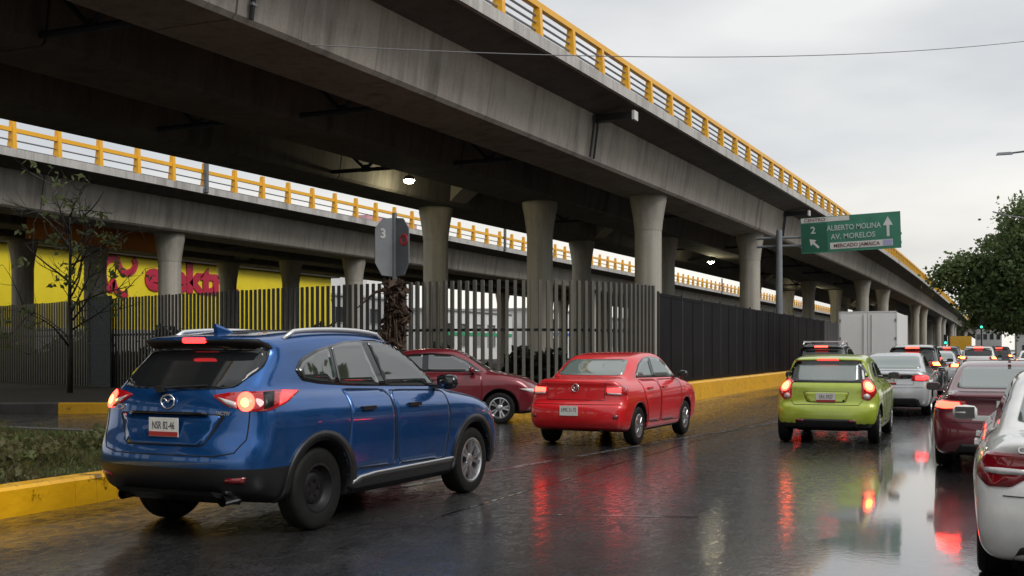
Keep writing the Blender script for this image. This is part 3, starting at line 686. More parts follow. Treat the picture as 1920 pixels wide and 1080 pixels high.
# a drain grating by the kerb and a manhole cover
# ------------------------------------------------------------------ elevated motorways
def E1(y):
    return np.interp(y, [-60, 0, 15, 25.5, 38, 52, 70, 88, 115, 152, 243, 400, 660], [-14.6, -12.25, -11.56, -11.0, -10.5, -9.8, -9.15, -8.62, -8.15, -7.75, -7.0, -6.6, -6.5])
def E2(y): return -32.0+.0138*(np.asarray(y, float)-39)
def smooth_path(E, y): return float(np.mean([E(y+d) for d in (-8, -4, 0, 4, 8)]))
GIRD = [(-1.9, 0.0), (-6.1, -4.2), (-10.5, -8.55)]
def viaduct(label, E, dz, y0, y1, joints, piers, ymax_posts, ystart_posts, brace_y, post_dark, rh=.66):
    t = thing('viaduct', label, 'viaduct', (0, 0, 0))
    ex = lambda y: smooth_path(E, y)
    def extr(sec, ya, yb, step=4.0):
        n = max(2, int(math.ceil((yb-ya)/step))+1); ys = np.linspace(ya, yb, n)
        b = MB(); b.sweep([[(ex(y)+px, y, pz+dz) for px, pz in sec] for y in ys]); return b
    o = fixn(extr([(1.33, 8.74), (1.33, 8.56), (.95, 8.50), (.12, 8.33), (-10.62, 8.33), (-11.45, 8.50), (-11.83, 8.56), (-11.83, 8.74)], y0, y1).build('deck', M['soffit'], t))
    for sx, nm in ((1.33, 'edge_beam'), (-11.93, 'edge_beam')):
        fixn(extr([(sx+.002, 8.52), (sx+.12, 8.52), (sx+.12, 8.80), (sx-.2 if sx > 0 else sx+.3, 8.80), (sx-.2 if sx > 0 else sx+.3, 8.742), (sx+.002, 8.742)], y0, y1).build(nm, M['concrete_edge'], t))
    J = [y0]+[j for j in joints if y0 < j < y1]+[y1]
    for ga, gb in GIRD:
        for a, b_ in zip(J[:-1], J[1:]):
            sec = [(ga-.16, 8.36), (ga+.02, 7.08), (ga+.10, 7.0), (gb-.10, 7.0), (gb-.02, 7.08), (gb+.16, 8.36)]
            fixn(extr(sec, a+.025, b_-.025).build('girder', M['concrete'] if gb == 0 else M['concrete_shaded'], t))
    cm = None
    for (py, kind) in piers:
        for ga, gb in GIRD:
            x = ex(py)+(ga+gb)/2
            if cm is None:
                b = MB(); b.lathe([(.485, 0), (.485, 5.75+dz), (.497, 5.76+dz), (.50, 5.82+dz), (.53, 6.1+dz), (.60, 6.55+dz), (.655, 6.82+dz), (.66, 7.04+dz)], 32)
                c = b.build('column', M['concrete_column'], t); smooth_by_angle(c, 35); cm = c.data
            else:
                c = bpy.data.objects.new('column', cm); COL.objects.link(c); c.parent = t
            c.location = (x, py, 0)
        if kind:
            for ga, gb in GIRD[2:]:
                xm = ex(py)+(ga+gb)/2
                b = MB(); b.sweep([[(xm-2.0, py+s_*.75, 8.30+dz), (xm+2.0, py+s_*.75, 8.30+dz), (xm+2.0, py+s_*.75, 8.02+dz), (xm+.78, py+s_*.62, 7.02+dz), (xm-.78, py+s_*.62, 7.02+dz), (xm-2.0, py+s_*.75, 8.02+dz)] for s_ in (-1, 1)]); fixn(b.build('pier_cap', M['concrete_column'], t))
    for by in brace_y:
        for (ga, gb), (ha, hb) in zip(GIRD[:-1], GIRD[1:]):
            xa, xb = ex(by)+hb-.01, ex(by)+ga+.01; xm = (xa+xb)/2
            b = MB(); b.tube([(xa-.02, by, 7.16+dz), (xb+.02, by, 7.16+dz)], .065, 6); b.tube([(xm, by, 7.16+dz), (xa, by, 8.3+dz)], .05, 6); b.tube([(xm, by, 7.16+dz), (xb, by, 8.3+dz)], .05, 6)
            b.box((xm, by, 7.2+dz), (.3, .06, .22)); b.build('cross_brace', M['brace'], t)
    # railing on the near edge: tapered posts, a yellow top rail and three thin bars
    zr = 8.80+dz
    rl = fixn(extr([(1.26, zr+rh), (1.26, zr+rh+.14), (1.40, zr+rh+.14), (1.40, zr+rh)], y0, y1).build('railing', M['yellow_rail'], t))
    for zz in (rh*.21, rh*.47, rh*.73):
        extr([(1.315+math.cos(w)*.028, zr+zz+math.sin(w)*.028) for w in [PI*2*k/6 for k in range(6)]], y0, y1).build('rail_bar', M['steel_bar'], rl)
    pm = MB(); pm.sweep([[(-.17, -.09, 0), (.12, -.09, 0), (.12, .09, 0), (-.17, .09, 0)], [(-.11, -.085, .3), (.105, -.085, .3), (.105, .085, .3), (-.11, .085, .3)], [(-.07, -.08, .66), (.085, -.08, .66), (.085, .08, .66), (-.07, .08, .66)]]); pm.v = [(a, b_, c*rh/.66) for a, b_, c in pm.v]
    far = MB(); pmesh = None; y = ystart_posts
    while y < y1:
        x = ex(y)+1.33
        if y < ymax_posts:
            if pmesh is None: q = pm.build('post', M['yellow_rail'], rl); pmesh = q.data
            else: q = bpy.data.objects.new('post', pmesh); COL.objects.link(q); q.parent = rl
            q.location = (x, y, zr)
        else: far.box((x, y, zr+rh/2), (.22, .18, rh))
        y += 2.0
    if far.v: tag(far.build('far_posts', M['yellow_rail'], rl), kind='stuff')
    for y in post_dark:
        b = MB(); b.box((ex(y)+1.50, y, zr+.62), (.14, .16, 1.7)); b.box((ex(y)+1.38, y, zr-.16), (.26, .3, .16)); b.build('grey_stanchion', M['grey_post'], rl)
    return t, ex
V1, ex1 = viaduct('broad grey concrete viaduct with yellow railing crossing above the left half of the road', E1, 0, -60, 660,
    [15.3, 31, 62, 85, 116, 139, 170, 193, 224, 247, 278, 301, 332], [(-15, 0), (0, 0), (39, 1), (54, 1), (93, 1), (108, 1), (147, 1), (162, 1), (201, 0), (216, 0), (255, 0), (270, 0), (309, 0), (324, 0), (363, 0), (378, 0)],
    232, 12.28, [7.3, 15.2, 22.9, 30.6, 46.5, 62, 69.7, 77.4, 85, 100], [])
V2, ex2 = viaduct('second concrete viaduct with yellow railing farther left, seen beneath the first', E2, -.44, -40, 420,
    [15.3, 31, 62, 85, 116, 139, 170, 193], [(-15, 0), (0, 0), (39, 1), (54, 1), (93, 1), (108, 1), (147, 1), (162, 1), (201, 0), (216, 0)],
    190, 22.5, [30.6, 46.5, 62, 77.4], [38.4, 69, 100, 131], rh=1.02)
b = MB(); b.sweep([[(ex2(y)-3.99, y, 6.0), (ex2(y)-3.93, y, 6.0), (ex2(y)-3.86, y, 7.15), (ex2(y)-3.92, y, 7.15)] for y in np.linspace(34, 42, 5)]); o = fixn(b.build('orange_band', M['store_orange'], V2)); o['label'] = 'orange painted band on an inner girder'
# drain brackets under the near overhang, with their pipes down the girder
for y, first in ((31.0, 1), (56.6, 0)):
    t = thing('drain_bracket', 'dark steel bracket under the near viaduct edge, %s' % ('pale end and two pipes below' if first else 'above the green road sign'), 'bracket', (ex1(y), y, 8.2), 0, 'brackets under the viaduct edge')
    b = MB(); b.box((.66, 0, .02), (1.30, .30, .20)); b.build('arm', M['dark_metal'], t)
    b = MB(); b.box((1.345, 0, .02), (.08, .36, .26)); b.build('end_cap', M['sign_white'], t)
    for dy in (-.24, .10):
        b = MB(); b.tube([(.20, dy, .1), (.17, dy, -.3), (.06, dy, -1.12)], .035, 8); b.build('pipe', M['dark_metal'], t)
t = thing('downpipe', 'thin dark downpipe on the girder face near the top left of the photo', 'pipe', (ex1(15.6), 15.6, 7.0))
b = MB(); b.tube([(.05, 0, .05), (.22, 0, 1.25)], .045, 8); b.build('pipe_run', M['dark_metal'], t)
for z in (.3, .9):
    b = MB(); b.box((.06+z*.135, 0, z), (.06, .14, .05)); b.build('clip', M['steel_bar'], t)
# lit lamps below the deck
for x, y, z, lab, pw in ((-18.2, 33.6, 7.25, 'lit lamp under the near viaduct beside the pale pier head', 70), (-15.4, 66, 6.72, 'lit lamp under the viaduct left of the green sign post', 60), (-14.8, 103.5, 6.9, 'lit lamp far under the viaduct right of the green sign post', 60), (-14.0, 150, 6.2, 'faint lit lamp deep under the viaduct beyond the white lorry', 60)):
    t = thing('ceiling_lamp', lab, 'lamp', (x, y, z), 0, 'lit lamps under the viaduct')
    b = MB(); b.lathe([(.001, -.12), (.12, -.10), (.19, 0)], 16); b.build('lamp_glass', M['lamp_glow'], t)
    b = MB(); b.lathe([(.20, 0), (.20, .06), (.10, .16), (.03, .18), (.03, 8.36-z)], 16); b.build('housing', M['grey_post'], t)
    ld = bpy.data.lights.new('lamp_light', 'POINT'); ld.energy = pw; ld.color = (1, .90, .55); ld.shadow_soft_size = .12
    lo = bpy.data.objects.new('lamp_light', ld); COL.objects.link(lo); lo.location = (x, y, z-.22)

# ------------------------------------------------------------------ fences
ft = thing('slatted_fence', 'tall grey fence of upright slats curving round the corner below the viaducts', 'fence', (0, 0, 0))
fpath = catmull([(-46, 36.0), (-38, 33.4), (-30, 30.5), (-25.3, 28.6), (-18.3, 26.3), (-13.8, 25.3), (-11.2, 25.3), (-9.6, 26.3), (-8.75, 27.8), (-8.36, 29.4)], 10, False)
seg = np.linalg.norm(np.diff(fpath, axis=0), axis=1); cum = np.concatenate([[0], np.cumsum(seg)])
def at_len(s): return np.array([np.interp(s, cum, fpath[:, 0]), np.interp(s, cum, fpath[:, 1])])
b = MB(); b.box((0, 0, 1.5), (.080, .09, 3.0)); b.box((0, 0, 3.008), (.070, .08, .016)); pale = b.build('slat', M['slat_light'], ft)
b = MB(); b.box((0, 0, 1.5), (.084, .045, 3.0)); b.box((0, 0, 3.008), (.074, .04, .016)); dark = b.build('slat', M['slat'], ft); first = {0: pale, 1: dark}
s = .1; i = 0
gate0, gate1 = 16.2, 17.9
gate0 = cum[np.argmin(np.abs(fpath[:, 0]+28.6))]; gate1 = gate0+1.7
while s < cum[-1]:
    p = at_len(s); q = at_len(min(s+.1, cum[-1])); a = math.atan2(q[1]-p[1], q[0]-p[0]) if s+.1 < cum[-1] else -0+1.35
    k = 0 if p[0] > -14.2 else 1
    if first[k] is not None: o = first[k]; first[k] = None
    else: o = copy_obj(pale if k == 0 else dark, ft)
    o.location = (p[0], p[1], .2+random.uniform(-.01, .01)); o.rotation_euler = (0, 0, a+random.uniform(-.03, .03))
    s += .205; i += 1
for z in (.5, 1.95):
    n = 60; st = []
    for s in np.linspace(0, cum[-1], n):
        p = at_len(s); q = at_len(min(s+.2, cum[-1])); p0 = at_len(max(s-.2, 0)); d = (q-p0)/np.linalg.norm(q-p0); nn = np.array([-d[1], d[0]])
        st.append([(*(p+nn*(.08)), z), (*(p+nn*.11), z), (*(p+nn*.11), z+.07), (*(p+nn*.08), z+.07)])
    b = MB(); b.sweep(st); fixn(b.build('rail', M['fence_rail'], ft))
# mesh covered gate in the fence
p, q = at_len(gate0), at_len(gate1); d = (q-p)/np.linalg.norm(q-p); nn = np.array([d[1], -d[0]])
t = thing('mesh_gate', 'narrow dark green wire mesh gate set against the slatted fence at the left', 'gate', (*(p+nn*.16), .2), math.atan2(d[1], d[0]))
Lg = float(np.linalg.norm(q-p))
b = MB()
for x in (0, Lg): b.box((x, 0, 1.55), (.06, .06, 3.1))
for z in (.05, 1.5, 3.07): b.box((Lg/2, 0, z), (Lg-.06, .05, .05))
b.build('gate_frame', M['mesh'], t)
b = MB(); b.box((Lg/2, .03, 1.55), (Lg-.05, .008, 3.0)); b.build('backing_sheet', M['mesh'], t)
b = MB(); stp = .14
for k in range(int((Lg+3.0)/stp)):
    c = k*stp
    for sg in (1, -1):
        x0 = max(0, c-3.0); x1 = min(Lg, c)
        if x1 > x0:
            za, zb = c-x0, c-x1
            if sg < 0: za, zb = 3.0-za, 3.0-zb
            b.tube([(x0, -.02*sg, za+.05), (x1, -.02*sg, zb+.05)], .008, 4, False)
tag(b.build('wire_mesh', M['grey_post'], t), kind='stuff')
# black panel hoarding standing on the tall yellow kerb
kt4 = thing('barrier_wall', 'tall yellow painted concrete kerb wall carrying the black fence panels', 'wall', (-8.0, 28.5, 0))
y = 0.0; i = 0
while y < 120:
    ln = 3.0; b = MB()
    b.sweep([[(0, yy, 0), (-.02, yy, .50), (-.06, yy, .55), (-.50, yy, .55), (-.52, yy, 0)] for yy in (y+.006, y+ln-.006)]); fixn(b.build('wall_block', M['yellow_kerb'], kt4)); y += ln
hp = thing('panel_fence', 'black sheet panel fence on top of the yellow wall along the road', 'fence', (-8.30, 29.4, .56))
b = MB(); b.box((0, 1.23, 1.23), (.035, 2.44, 2.46)); b.box((.02, 1.23, 1.23), (.02, .05, 2.40))
for z in (.06, 2.40): b.box((.022, 1.23, z), (.02, 2.40, .06))
pn = b.build('panel', M['black_panel'], hp); pg = mk('panel', b.v, b.f, M['grey_panel'], hp)
b = MB(); b.box((0, 0, 1.25), (.06, .05, 2.52)); po = b.build('post', M['fence_rail'], hp)
for i in range(36):
    yy = i*2.5; src = pn if i < 13 else pg
    o = src if i in (0, 13) else copy_obj(src, hp); o.location = (random.uniform(-.008, .008), yy+.03, random.uniform(-.012, .012))
    o = po if i == 0 else copy_obj(po, hp); o.location = (0, yy, 0)

# ------------------------------------------------------------------ overhead road sign
yS = 50.0
t = thing('road_sign', 'green overhead direction sign on a grey post, hung beside the viaduct edge', 'road sign', (-8.62, yS, 0))
b = MB(); b.tube([(0, 0, .2), (0, 0, 6.75)], [.17, .13], 16); b.lathe([(.35, .2), (.35, .26), (.18, .3)], 16); b.build('post', M['sign_back'], t)
b = MB()
for z in (6.05, 6.42): b.tube([(-1.0, .12, z), (5.1, .12, z)], .06, 10)
b.build('arm', M['sign_back'], t)
pan = thing('sign_panel', None, None); bpy.data.objects.remove(pan)
sx0, sx1, sz0, sz1 = .95, 5.08, 5.73, 7.28
b = MB(); b.box(((sx0+sx1)/2, -.02, (sz0+sz1)/2), (sx1-sx0, .05, sz1-sz0)); pan = b.build('sign_panel', M['sign_green'], t)
def sp(name, x0, x1, z0, z1, m, d=.004): b = MB(); b.box((sx0+(x0+x1)/2, -.047-d, sz0+(z0+z1)/2), (x1-x0, .008, z1-z0)); return b.build(name, m, pan)
sp('arrow_panel', .03, 1.12, .06, 1.28, M['sign_green2'])
sp('white_strip', .02, 2.05, 1.33, 1.53, M['sign_white'])
w2 = sp('white_strip', 1.22, 3.80, .12, .40, M['sign_white'])
sp('pictogram', 3.40, 3.78, .14, .38, M['sign_violet'], .008)
MT = lambda x, z, yy=-.062: Matrix(((1, 0, 0, sx0+x), (0, 0, -1, yy), (0, 1, 0, sz0+z), (0, 0, 0, 1)))
text('sign_lettering', 'ALBERTO MOLINA', .32, M['sign_letter'], pan, MT(2.22, 1.02), .003, .004, .84)
text('sign_lettering', 'AV. MORELOS', .32, M['sign_letter'], pan, MT(2.18, .64), .003, .004, .92)
text('sign_lettering', 'MERCADO JAMAICA', .22, M['sign_brown'], pan, MT(2.32, .255), .003, .004, .95)
text('sign_lettering', 'CENTRO', .19, M['sign_brown'], pan, MT(.6, 1.43), .003, .003, 1.2)
text('route_number', '2', .42, M['sign_letter'], pan, MT(.52, .98), .003, .01, 1)
def arrow(cx, cz, ang, l, w):
    P = [(-w*.28, -l/2), (w*.28, -l/2), (w*.28, l*.05), (w, l*.05), (0, l/2), (-w, l*.05), (-w*.28, l*.05)]; ca, sa = math.cos(ang), math.sin(ang)
    Q = [(cx+x*ca-z*sa, cz+x*sa+z*ca) for x, z in P]; n = len(Q)
    return mk('arrow', [(sx0+x, -.058, sz0+z) for x, z in Q]+[(sx0+x, -.045, sz0+z) for x, z in Q], [list(range(n)), list(range(n, 2*n))[::-1]]+[[i, i+n, (i+1) % n+n, (i+1) % n] for i in range(n)], M['sign_white'], pan)
arrow(.55, .42, R(45), .55, .17); arrow(3.62, .95, 0, .85, .20)
pc = Matrix.Translation((3.0, 0, 6.4)) @ Matrix.Rotation(R(-1.8), 4, 'Y') @ Matrix.Translation((-3.0, 0, -6.4)); pan.matrix_basis = pc
# signs seen from behind, on a post wrapped with dry vine
fw = Vector((-SA, CA, 0)); rt = Vector((CA, SA, 0))
def at(u, v, d): p = fw*d+rt*((u-U0)/FPX*d); return Vector((p.x, p.y, CAM_H-(v-VH)/FPX*d))
pv = at(740, 655, 25.6)
t = thing('traffic_sign', 'grey pair of angled sign plates on a post above the dry vine', 'traffic sign', (pv.x, pv.y, 0))
b = MB(); b.tube([(0, 0, .2), (0, 0, 4.62)], .055, 10); b.build('post', M['sign_back'], t)
def plate8(ax, sgn):
    W_, Hh = .43, 1.34; P = [(0, 0), (.62*W_, .02), (W_, .22*Hh), (W_, .80*Hh), (.55*W_, .98*Hh), (0, Hh)]; dv = Vector((math.cos(ax), math.sin(ax), 0))*1; nv = Vector((dv.y, -dv.x, 0)); n = len(P)
    V = [dv*(.06+x)*1+Vector((0, 0, 3.16+z))-nv*.012 for x, z in P]+[dv*(.06+x)+Vector((0, 0, 3.16+z))+nv*.012 for x, z in P]
    o = fixn(mk('sign_plate', [tuple(v) for v in V], [list(range(n)), list(range(n, 2*n))[::-1]]+[[i, i+n, (i+1) % n+n, (i+1) % n] for i in range(n)], M['sign_back'], t)); return o, dv, nv
pl, dv, nv = plate8(PI+YAW+.55, 0)
f = nv if nv.dot(fw) < 0 else -nv
mt = Matrix.Identity(4); c = dv*.30+Vector((0, 0, 4.12))+f*.02
def facing(f, c): xx = Vector((0, 0, 1)).cross(f).normalized(); return Matrix(((xx.x, 0, f.x, c.x), (xx.y, 0, f.y, c.y), (xx.z, 1, f.z, c.z), (0, 0, 0, 1)))
text('sign_number', '3', .30, M['sign_white'], pl, facing(f, c), .004, .01)
pr, dv, nv = plate8(YAW-.75, 1); f = nv if nv.dot(fw) < 0 else -nv
c = dv*.33+Vector((0, 0, 3.98))+f*.015; mx4 = facing(f, c); b = MB()
st = [[mx4 @ Vector((math.cos(w)*(.11+.035*math.cos(a)), math.sin(w)*(.11+.035*math.cos(a)), .02*math.sin(a))) for a in [2*PI*k/6 for k in range(6)]] for w in [2*PI*j/20 for j in range(21)]]
b.sweep(st, False); b.box(tuple(c), (.02, .02, .2)); b.build('red_ring', M['sign_redring'], pr)
# ------------------------------------------------------------------ street lamp and wires on the right
t = thing('street_lamp', 'tall street lamp whose long arm reaches in from the right edge', 'street lamp', (3.3, 60, .15))
b = MB(); b.tube([(0, 0, 0), (0, 0, 6), (0, 0, 12.6)], [.14, .11, .07], 12); b.lathe([(.24, 0), (.24, .06), (.15, .12)], 12); b.build('pole', M['grey_post'], t)
b = MB(); b.tube([(0, 0, 11.15), (-1.5, 0, 11.02), (-2.5, 0, 10.95)], [.06, .05, .045], 8); b.build('arm', M['grey_post'], t)
b = MB(); b.box((-2.75, 0, 10.95), (.75, .24, .12), taper=(.8, .7)); b.build('lamp_head', M['sign_back'], t)
b = MB(); b.lathe([(.001, .0), (.17, .03), (.2, .12), (.2, .26), (.17, .36), (.001, .38)], 12, c=(-1.6, 0, 12.95)); b.lathe([(.001, .0), (.17, .03), (.2, .12), (.17, .3), (.001, .3)], 12, c=(-1.25, 0, 12.45)); b.tube([(-1.6, 0, 13.3), (-1.45, 0, 11.05)], .015, 5); b.build('insulator', M['dark_metal'], t)
def wire_obj(name, label, p0, p1, sag, r=.018, cat='cable'):
    b = MB(); b.tube([p0.lerp(p1, k/24)-Vector((0, 0, sag*4*(k/24)*(1-k/24))) for k in range(25)], r, 5); return tag(b.build(name, M['wire'], None), label, cat)
wire_obj('overhead_cable', 'thin overhead cable crossing the grey sky from the viaduct to the right edge', at(580, 84, 19.0), at(2010, 66, 36.0), .42, .010)
wire_obj('overhead_cable', 'short pale cable running into the tree crown at the right edge', at(1862, 397, 74), at(2000, 410, 60), .2, .05)
# ------------------------------------------------------------------ vehicles
# blue SUV in the left foreground
C, t = base_car('blue_suv', 'blue SUV with lit brake lights and one black spare wheel, in the left foreground', 'car', 'suv', M['p_blue'], (-6.03, 7.02), R(2.7),
    W_=1.79, belt=1.12, beltslope=-.02, h=.022, wheels=(.95, 3.64), r=.345, wheel_styles=('steel_tmp', 'steel', 'alloy', 'alloy') if 0 else ('alloy', 'alloy', 'alloy', 'alloy'), top=.70, bow=(.22, .36), tw=.225, k=.13,
    blackz=lambda c: ((c[:, 2] < .575) & (c[:, 0] < .62)) | ((c[:, 2] < .40) & (c[:, 0] > .62) & (c[:, 0] < 4.0)) | ((c[:, 2] < .42) & (c[:, 0] >= 4.0)))
for o in [o for o in t.children if o.name.startswith('wheel')]:
    if o.location.x < 2 and o.location.y < 0: bpy.data.objects.remove(o.children[0]) if 0 else None
rw = [o for o in t.children if o.name.startswith('wheel') and o.location.x < 2 and o.location.y < 0][0]
lx, ly = rw.location.x, rw.location.y
for c in list(rw.children): bpy.data.objects.remove(c)
bpy.data.objects.remove(rw)
o = wheel(t, lx, ly, .345, .19, 'steel', -1); o['label'] = 'narrow spare wheel with a black steel rim'
# glass
panel(C, 'rear_window', M['glass'], [(-.56, 1.185), (.56, 1.185), (.66, 1.34), (.62, 1.52), (.45, 1.55), (-.45, 1.55), (-.62, 1.52), (-.66, 1.34)], 'rear', t, off=.006, rnd=.12)
both(C, 'window_trim', M['gloss_black'], [(.80, 1.33), (.86, 1.24), (1.1, 1.205), (1.6, 1.175), (3.10, 1.13), (3.02, 1.22), (2.74, 1.44), (2.45, 1.552), (2.1, 1.588), (1.6, 1.572), (1.15, 1.50), (.90, 1.42)], t, off=.003, rnd=.1)
both(C, 'side_window', M['glass_side'], [(.845, 1.335), (.90, 1.26), (1.1, 1.228), (1.33, 1.212), (1.33, 1.51), (1.15, 1.475), (.93, 1.40)], t, off=.007, rnd=.08)
both(C, 'side_window', M['glass_side'], [(1.38, 1.205), (2.02, 1.172), (1.86, 1.568), (1.55, 1.548), (1.38, 1.52)], t, off=.007, rnd=.04)
both(C, 'side_window', M['glass_side'], [(2.13, 1.167), (3.02, 1.145), (2.95, 1.23), (2.70, 1.425), (2.42, 1.532), (1.97, 1.568)], t, off=.007, rnd=.04)
panel(C, 'windscreen', M['glass'], [(-.66, 1.15), (.66, 1.15), (.58, 1.56), (-.58, 1.56)], 'front', t, off=.006, rnd=.08)
# doors: narrow dark gaps round proud panels
for P in ([(1.36, .46), (1.30, .62), (1.36, .95), (1.37, 1.16), (2.06, 1.135), (2.10, .44)], [(2.125, .44), (2.085, 1.13), (3.08, 1.10), (3.12, .80), (3.02, .42)]):
    door(C, P, M['p_blue'], t)
handles(C, (1.62, 2.42), .985, t, M['black_plastic'])
mirror_pod(C, 2.93, 1.12, M['gloss_black'], t, size=(.15, .22, .16))
# tail lamps
TL = [(.12, -.43, 1.135), (.12, -.58, 1.055), (.16, -.76, 1.015), (.28, -.87, 1.02), (.45, -.90, 1.07), (.66, -.90, 1.165), (.42, -.90, 1.172), (.22, -.83, 1.165), (.13, -.62, 1.16)]
la, lb = lamp_pair(C, t, 'tail_lamp', M['lens_red'], TL, off=.012, thick=.03, rnd=.1)
for pa, sg in ((la, -1), (lb, 1)):
    az = 'rr' if sg < 0 else 'rl'
    def pp(name, m, pts, off): q = pts if sg < 0 else mirror3(pts); return panel(C, name, m, q, az, pa, d3=True, off=off, thick=.01)
    pp('clear_section', M['lens_clear'], [(.12, -.485, 1.125), (.125, -.58, 1.065), (.14, -.66, 1.042), (.14, -.655, 1.085)], .016)
    pp('brake_ring', M['lit_red'], disc((.15, -.745, 1.088), .072, 18, (.28, -.96, 0)), .016)
    pp('bulb', M['lit_hot'], disc((.15, -.735, 1.082), .032, 12, (.28, -.96, 0)), .022)
    pp('grey_section', M['black_plastic'], [(.235, -.845, 1.03), (.235, -.845, 1.155), (.33, -.88, 1.16), (.30, -.88, 1.05)], .017)
    pp('lit_edge', M['lit_soft'], [(.36, -.895, 1.06), (.45, -.90, 1.085), (.60, -.90, 1.155), (.41, -.90, 1.163), (.37, -.90, 1.12)], .016)
panel(C, 'spoiler_trim', M['seam_black'], [(-.64, 1.50), (.64, 1.50), (.62, 1.545), (.58, 1.578), (-.58, 1.578), (-.62, 1.545)], 'rear', t, off=.009, rnd=.08, step=.014)
panel(C, 'high_brake_lamp', M['lit_soft'], [(-.125, 1.562), (.125, 1.562), (.115, 1.588), (-.115, 1.588)], 'rear', t, off=.016, rnd=.12, step=.011)
# tailgate lines, recess, plate, emblem
panel(C, 'tailgate_panel', M['seam_black'], [(-.52, .995), (.52, .995), (.54, .975), (.40, .74), (-.40, .74), (-.54, .975)], 'rear', t, off=.001, thick=.006, rnd=.06)
panel(C, 'tailgate_panel', M['p_blue'], [(-.515, .985), (.515, .985), (.395, .748), (-.395, .748)], 'rear', t, off=.002, rnd=.05)
panel(C, 'tailgate_handle', M['gloss_black'], [(-.40, .985), (.40, .985), (.39, 1.005), (-.39, 1.005)], 'rear', t, off=.022, thick=.03)
for sg in (-1, 1): seam(C, [(sg*.64, 1.175), (sg*.70, 1.15), (sg*.73, 1.0), (sg*.73, .80), (sg*.66, .70), (sg*.50, .672)], 'rear', t, w=.009)
seam(C, [(-.52, .672), (.52, .672)], 'rear', t, w=.009)
plate(C, t, 0.0, .885, 'NSR 82-46')
emblem(C, t, 0, 1.085, .068, .055)
rtext(C, t, 'CX-5', .50, 1.03, .062); rtext(C, t, 'SKYACTIV', -.50, 1.0, .040)
# bumper furniture
for sg, az in ((-1, 'rr'), (1, 'rl')):
    P = [(.06, -.60, .465), (.10, -.76, .455), (.12, -.76, .515), (.07, -.60, .50)]
    panel(C, 'reflector', M['lens_dull'], P if sg < 0 else mirror3(P), az, t, d3=True, off=.008)
    b = MB(); b.tube([(.12, sg*.52, .315), (.42, sg*.52, .33)], .042, 16, False); b.lathe([(.034, 0), (.034, .2)], 16, 'x', (.12, sg*.52, .315)); b.build('exhaust_pipe', M['chrome'], t)
b = MB(); b.sweep([[(.02, -.5, .40), (.06, -.5, .36), (.30, -.55, .27), (.34, -.55, .34)], [(.0, 0, .40), (.04, 0, .36), (.28, 0, .27), (.34, 0, .34)], [(.02, .5, .40), (.06, .5, .36), (.30, .55, .27), (.34, .55, .34)]]); fixn(b.build('bumper_lip', M['black_plastic'], t))
# wheel arch cladding and sill strip
for wx in C.wx:
    A = [(wx+math.cos(w)*(C.ra+.085), .345+math.sin(w)*(C.ra+.075)) for w in np.linspace(-.12, PI+.12, 26)]; B = [(wx+math.cos(w)*(C.ra+.004), .345+math.sin(w)*(C.ra+.004)) for w in np.linspace(PI+.12, -.12, 26)]
    both(C, 'arch_cladding', M['black_plastic'], A+B, t, off=.016, thick=.04, inter=False)
both(C, 'sill_cladding', M['black_plastic'], [(1.40, .28), (3.18, .28), (3.17, .405), (1.75, .395), (1.52, .375), (1.40, .335)], t, off=.014, thick=.03)
both(C, 'sill_strip', M['satin'], [(1.40, .335), (1.52, .375), (1.75, .395), (3.17, .405), (3.17, .425), (1.74, .415), (1.50, .398), (1.40, .36)], t, off=.018)
# roof rails and fin
for sg in (-1, 1):
    pts = []
    for x in np.linspace(.78, 2.35, 12):
        zt = C.cast(np.array([[x, sg*.60, 3.0]]), np.array([[0, 0, -1.0]]))[0][2]; e = min(1, (x-.78)/.16, (2.35-x)/.16); pts.append((x, sg*(.60-.02*(x-.78)/1.5), zt-.005+.052*math.sin(e*PI/2)))
    b = MB(); b.tube(pts, [.016]+[.021]*10+[.016], 8); o = b.build('roof_rail', M['satin'], t, True)
b = MB(); b.sweep([[(.66, -.022, 1.625), (.66, .022, 1.625), (.86, .030, 1.64), (.86, -.03, 1.64)], [(.645, -.018, 1.69), (.645, .018, 1.69), (.80, .02, 1.668), (.80, -.02, 1.668)], [(.65, -.006, 1.715), (.65, .006, 1.715), (.72, .004, 1.70), (.72, -.004, 1.70)]]); fixn(b.build('antenna', M['p_blue'], t))
b = MB(); b.tube([(.10, .08, 1.19), (.135, -.05, 1.20), (.16, -.34, 1.215)], .011, 6); b.box((.10, .08, 1.185), (.06, .07, .05)); b.build('rear_wiper', M['rubber'], t)
front_kit(C, t, .80, .62)

# bright red four-door saloon
C, t = base_car('red_sedan', 'bright red four-door saloon with white plate, beside the blue SUV', 'car', 'sedan', M['p_red'], (-5.93, 16.2), R(2.6),
    W_=1.66, belt=1.0, h=.026, wheels=(.82, 3.28), r=.30, wheel_styles=('cover',)*4, top=.70, bow=(.12, .30), tw=.185, k=.11)
panel(C, 'rear_window', M['glass_pale'], [(-.56, 1.085), (.56, 1.085), (.49, 1.335), (-.49, 1.335)], 'rear', t, off=.006, rnd=.08)
panel(C, 'windscreen', M['glass_pale'], [(-.60, 1.08), (.60, 1.08), (.50, 1.36), (-.50, 1.36)], 'front', t, off=.006, rnd=.08)
both(C, 'window_trim', M['gloss_black'], [(.98, 1.045), (2.93, 1.025), (2.62, 1.25), (2.35, 1.355), (1.95, 1.385), (1.55, 1.36), (1.25, 1.265), (1.02, 1.12)], t, off=.003, rnd=.06)
both(C, 'side_window', M['glass_pale'], [(1.03, 1.065), (1.78, 1.06), (1.78, 1.355), (1.55, 1.34), (1.27, 1.245), (1.06, 1.12)], t, off=.007, rnd=.05)
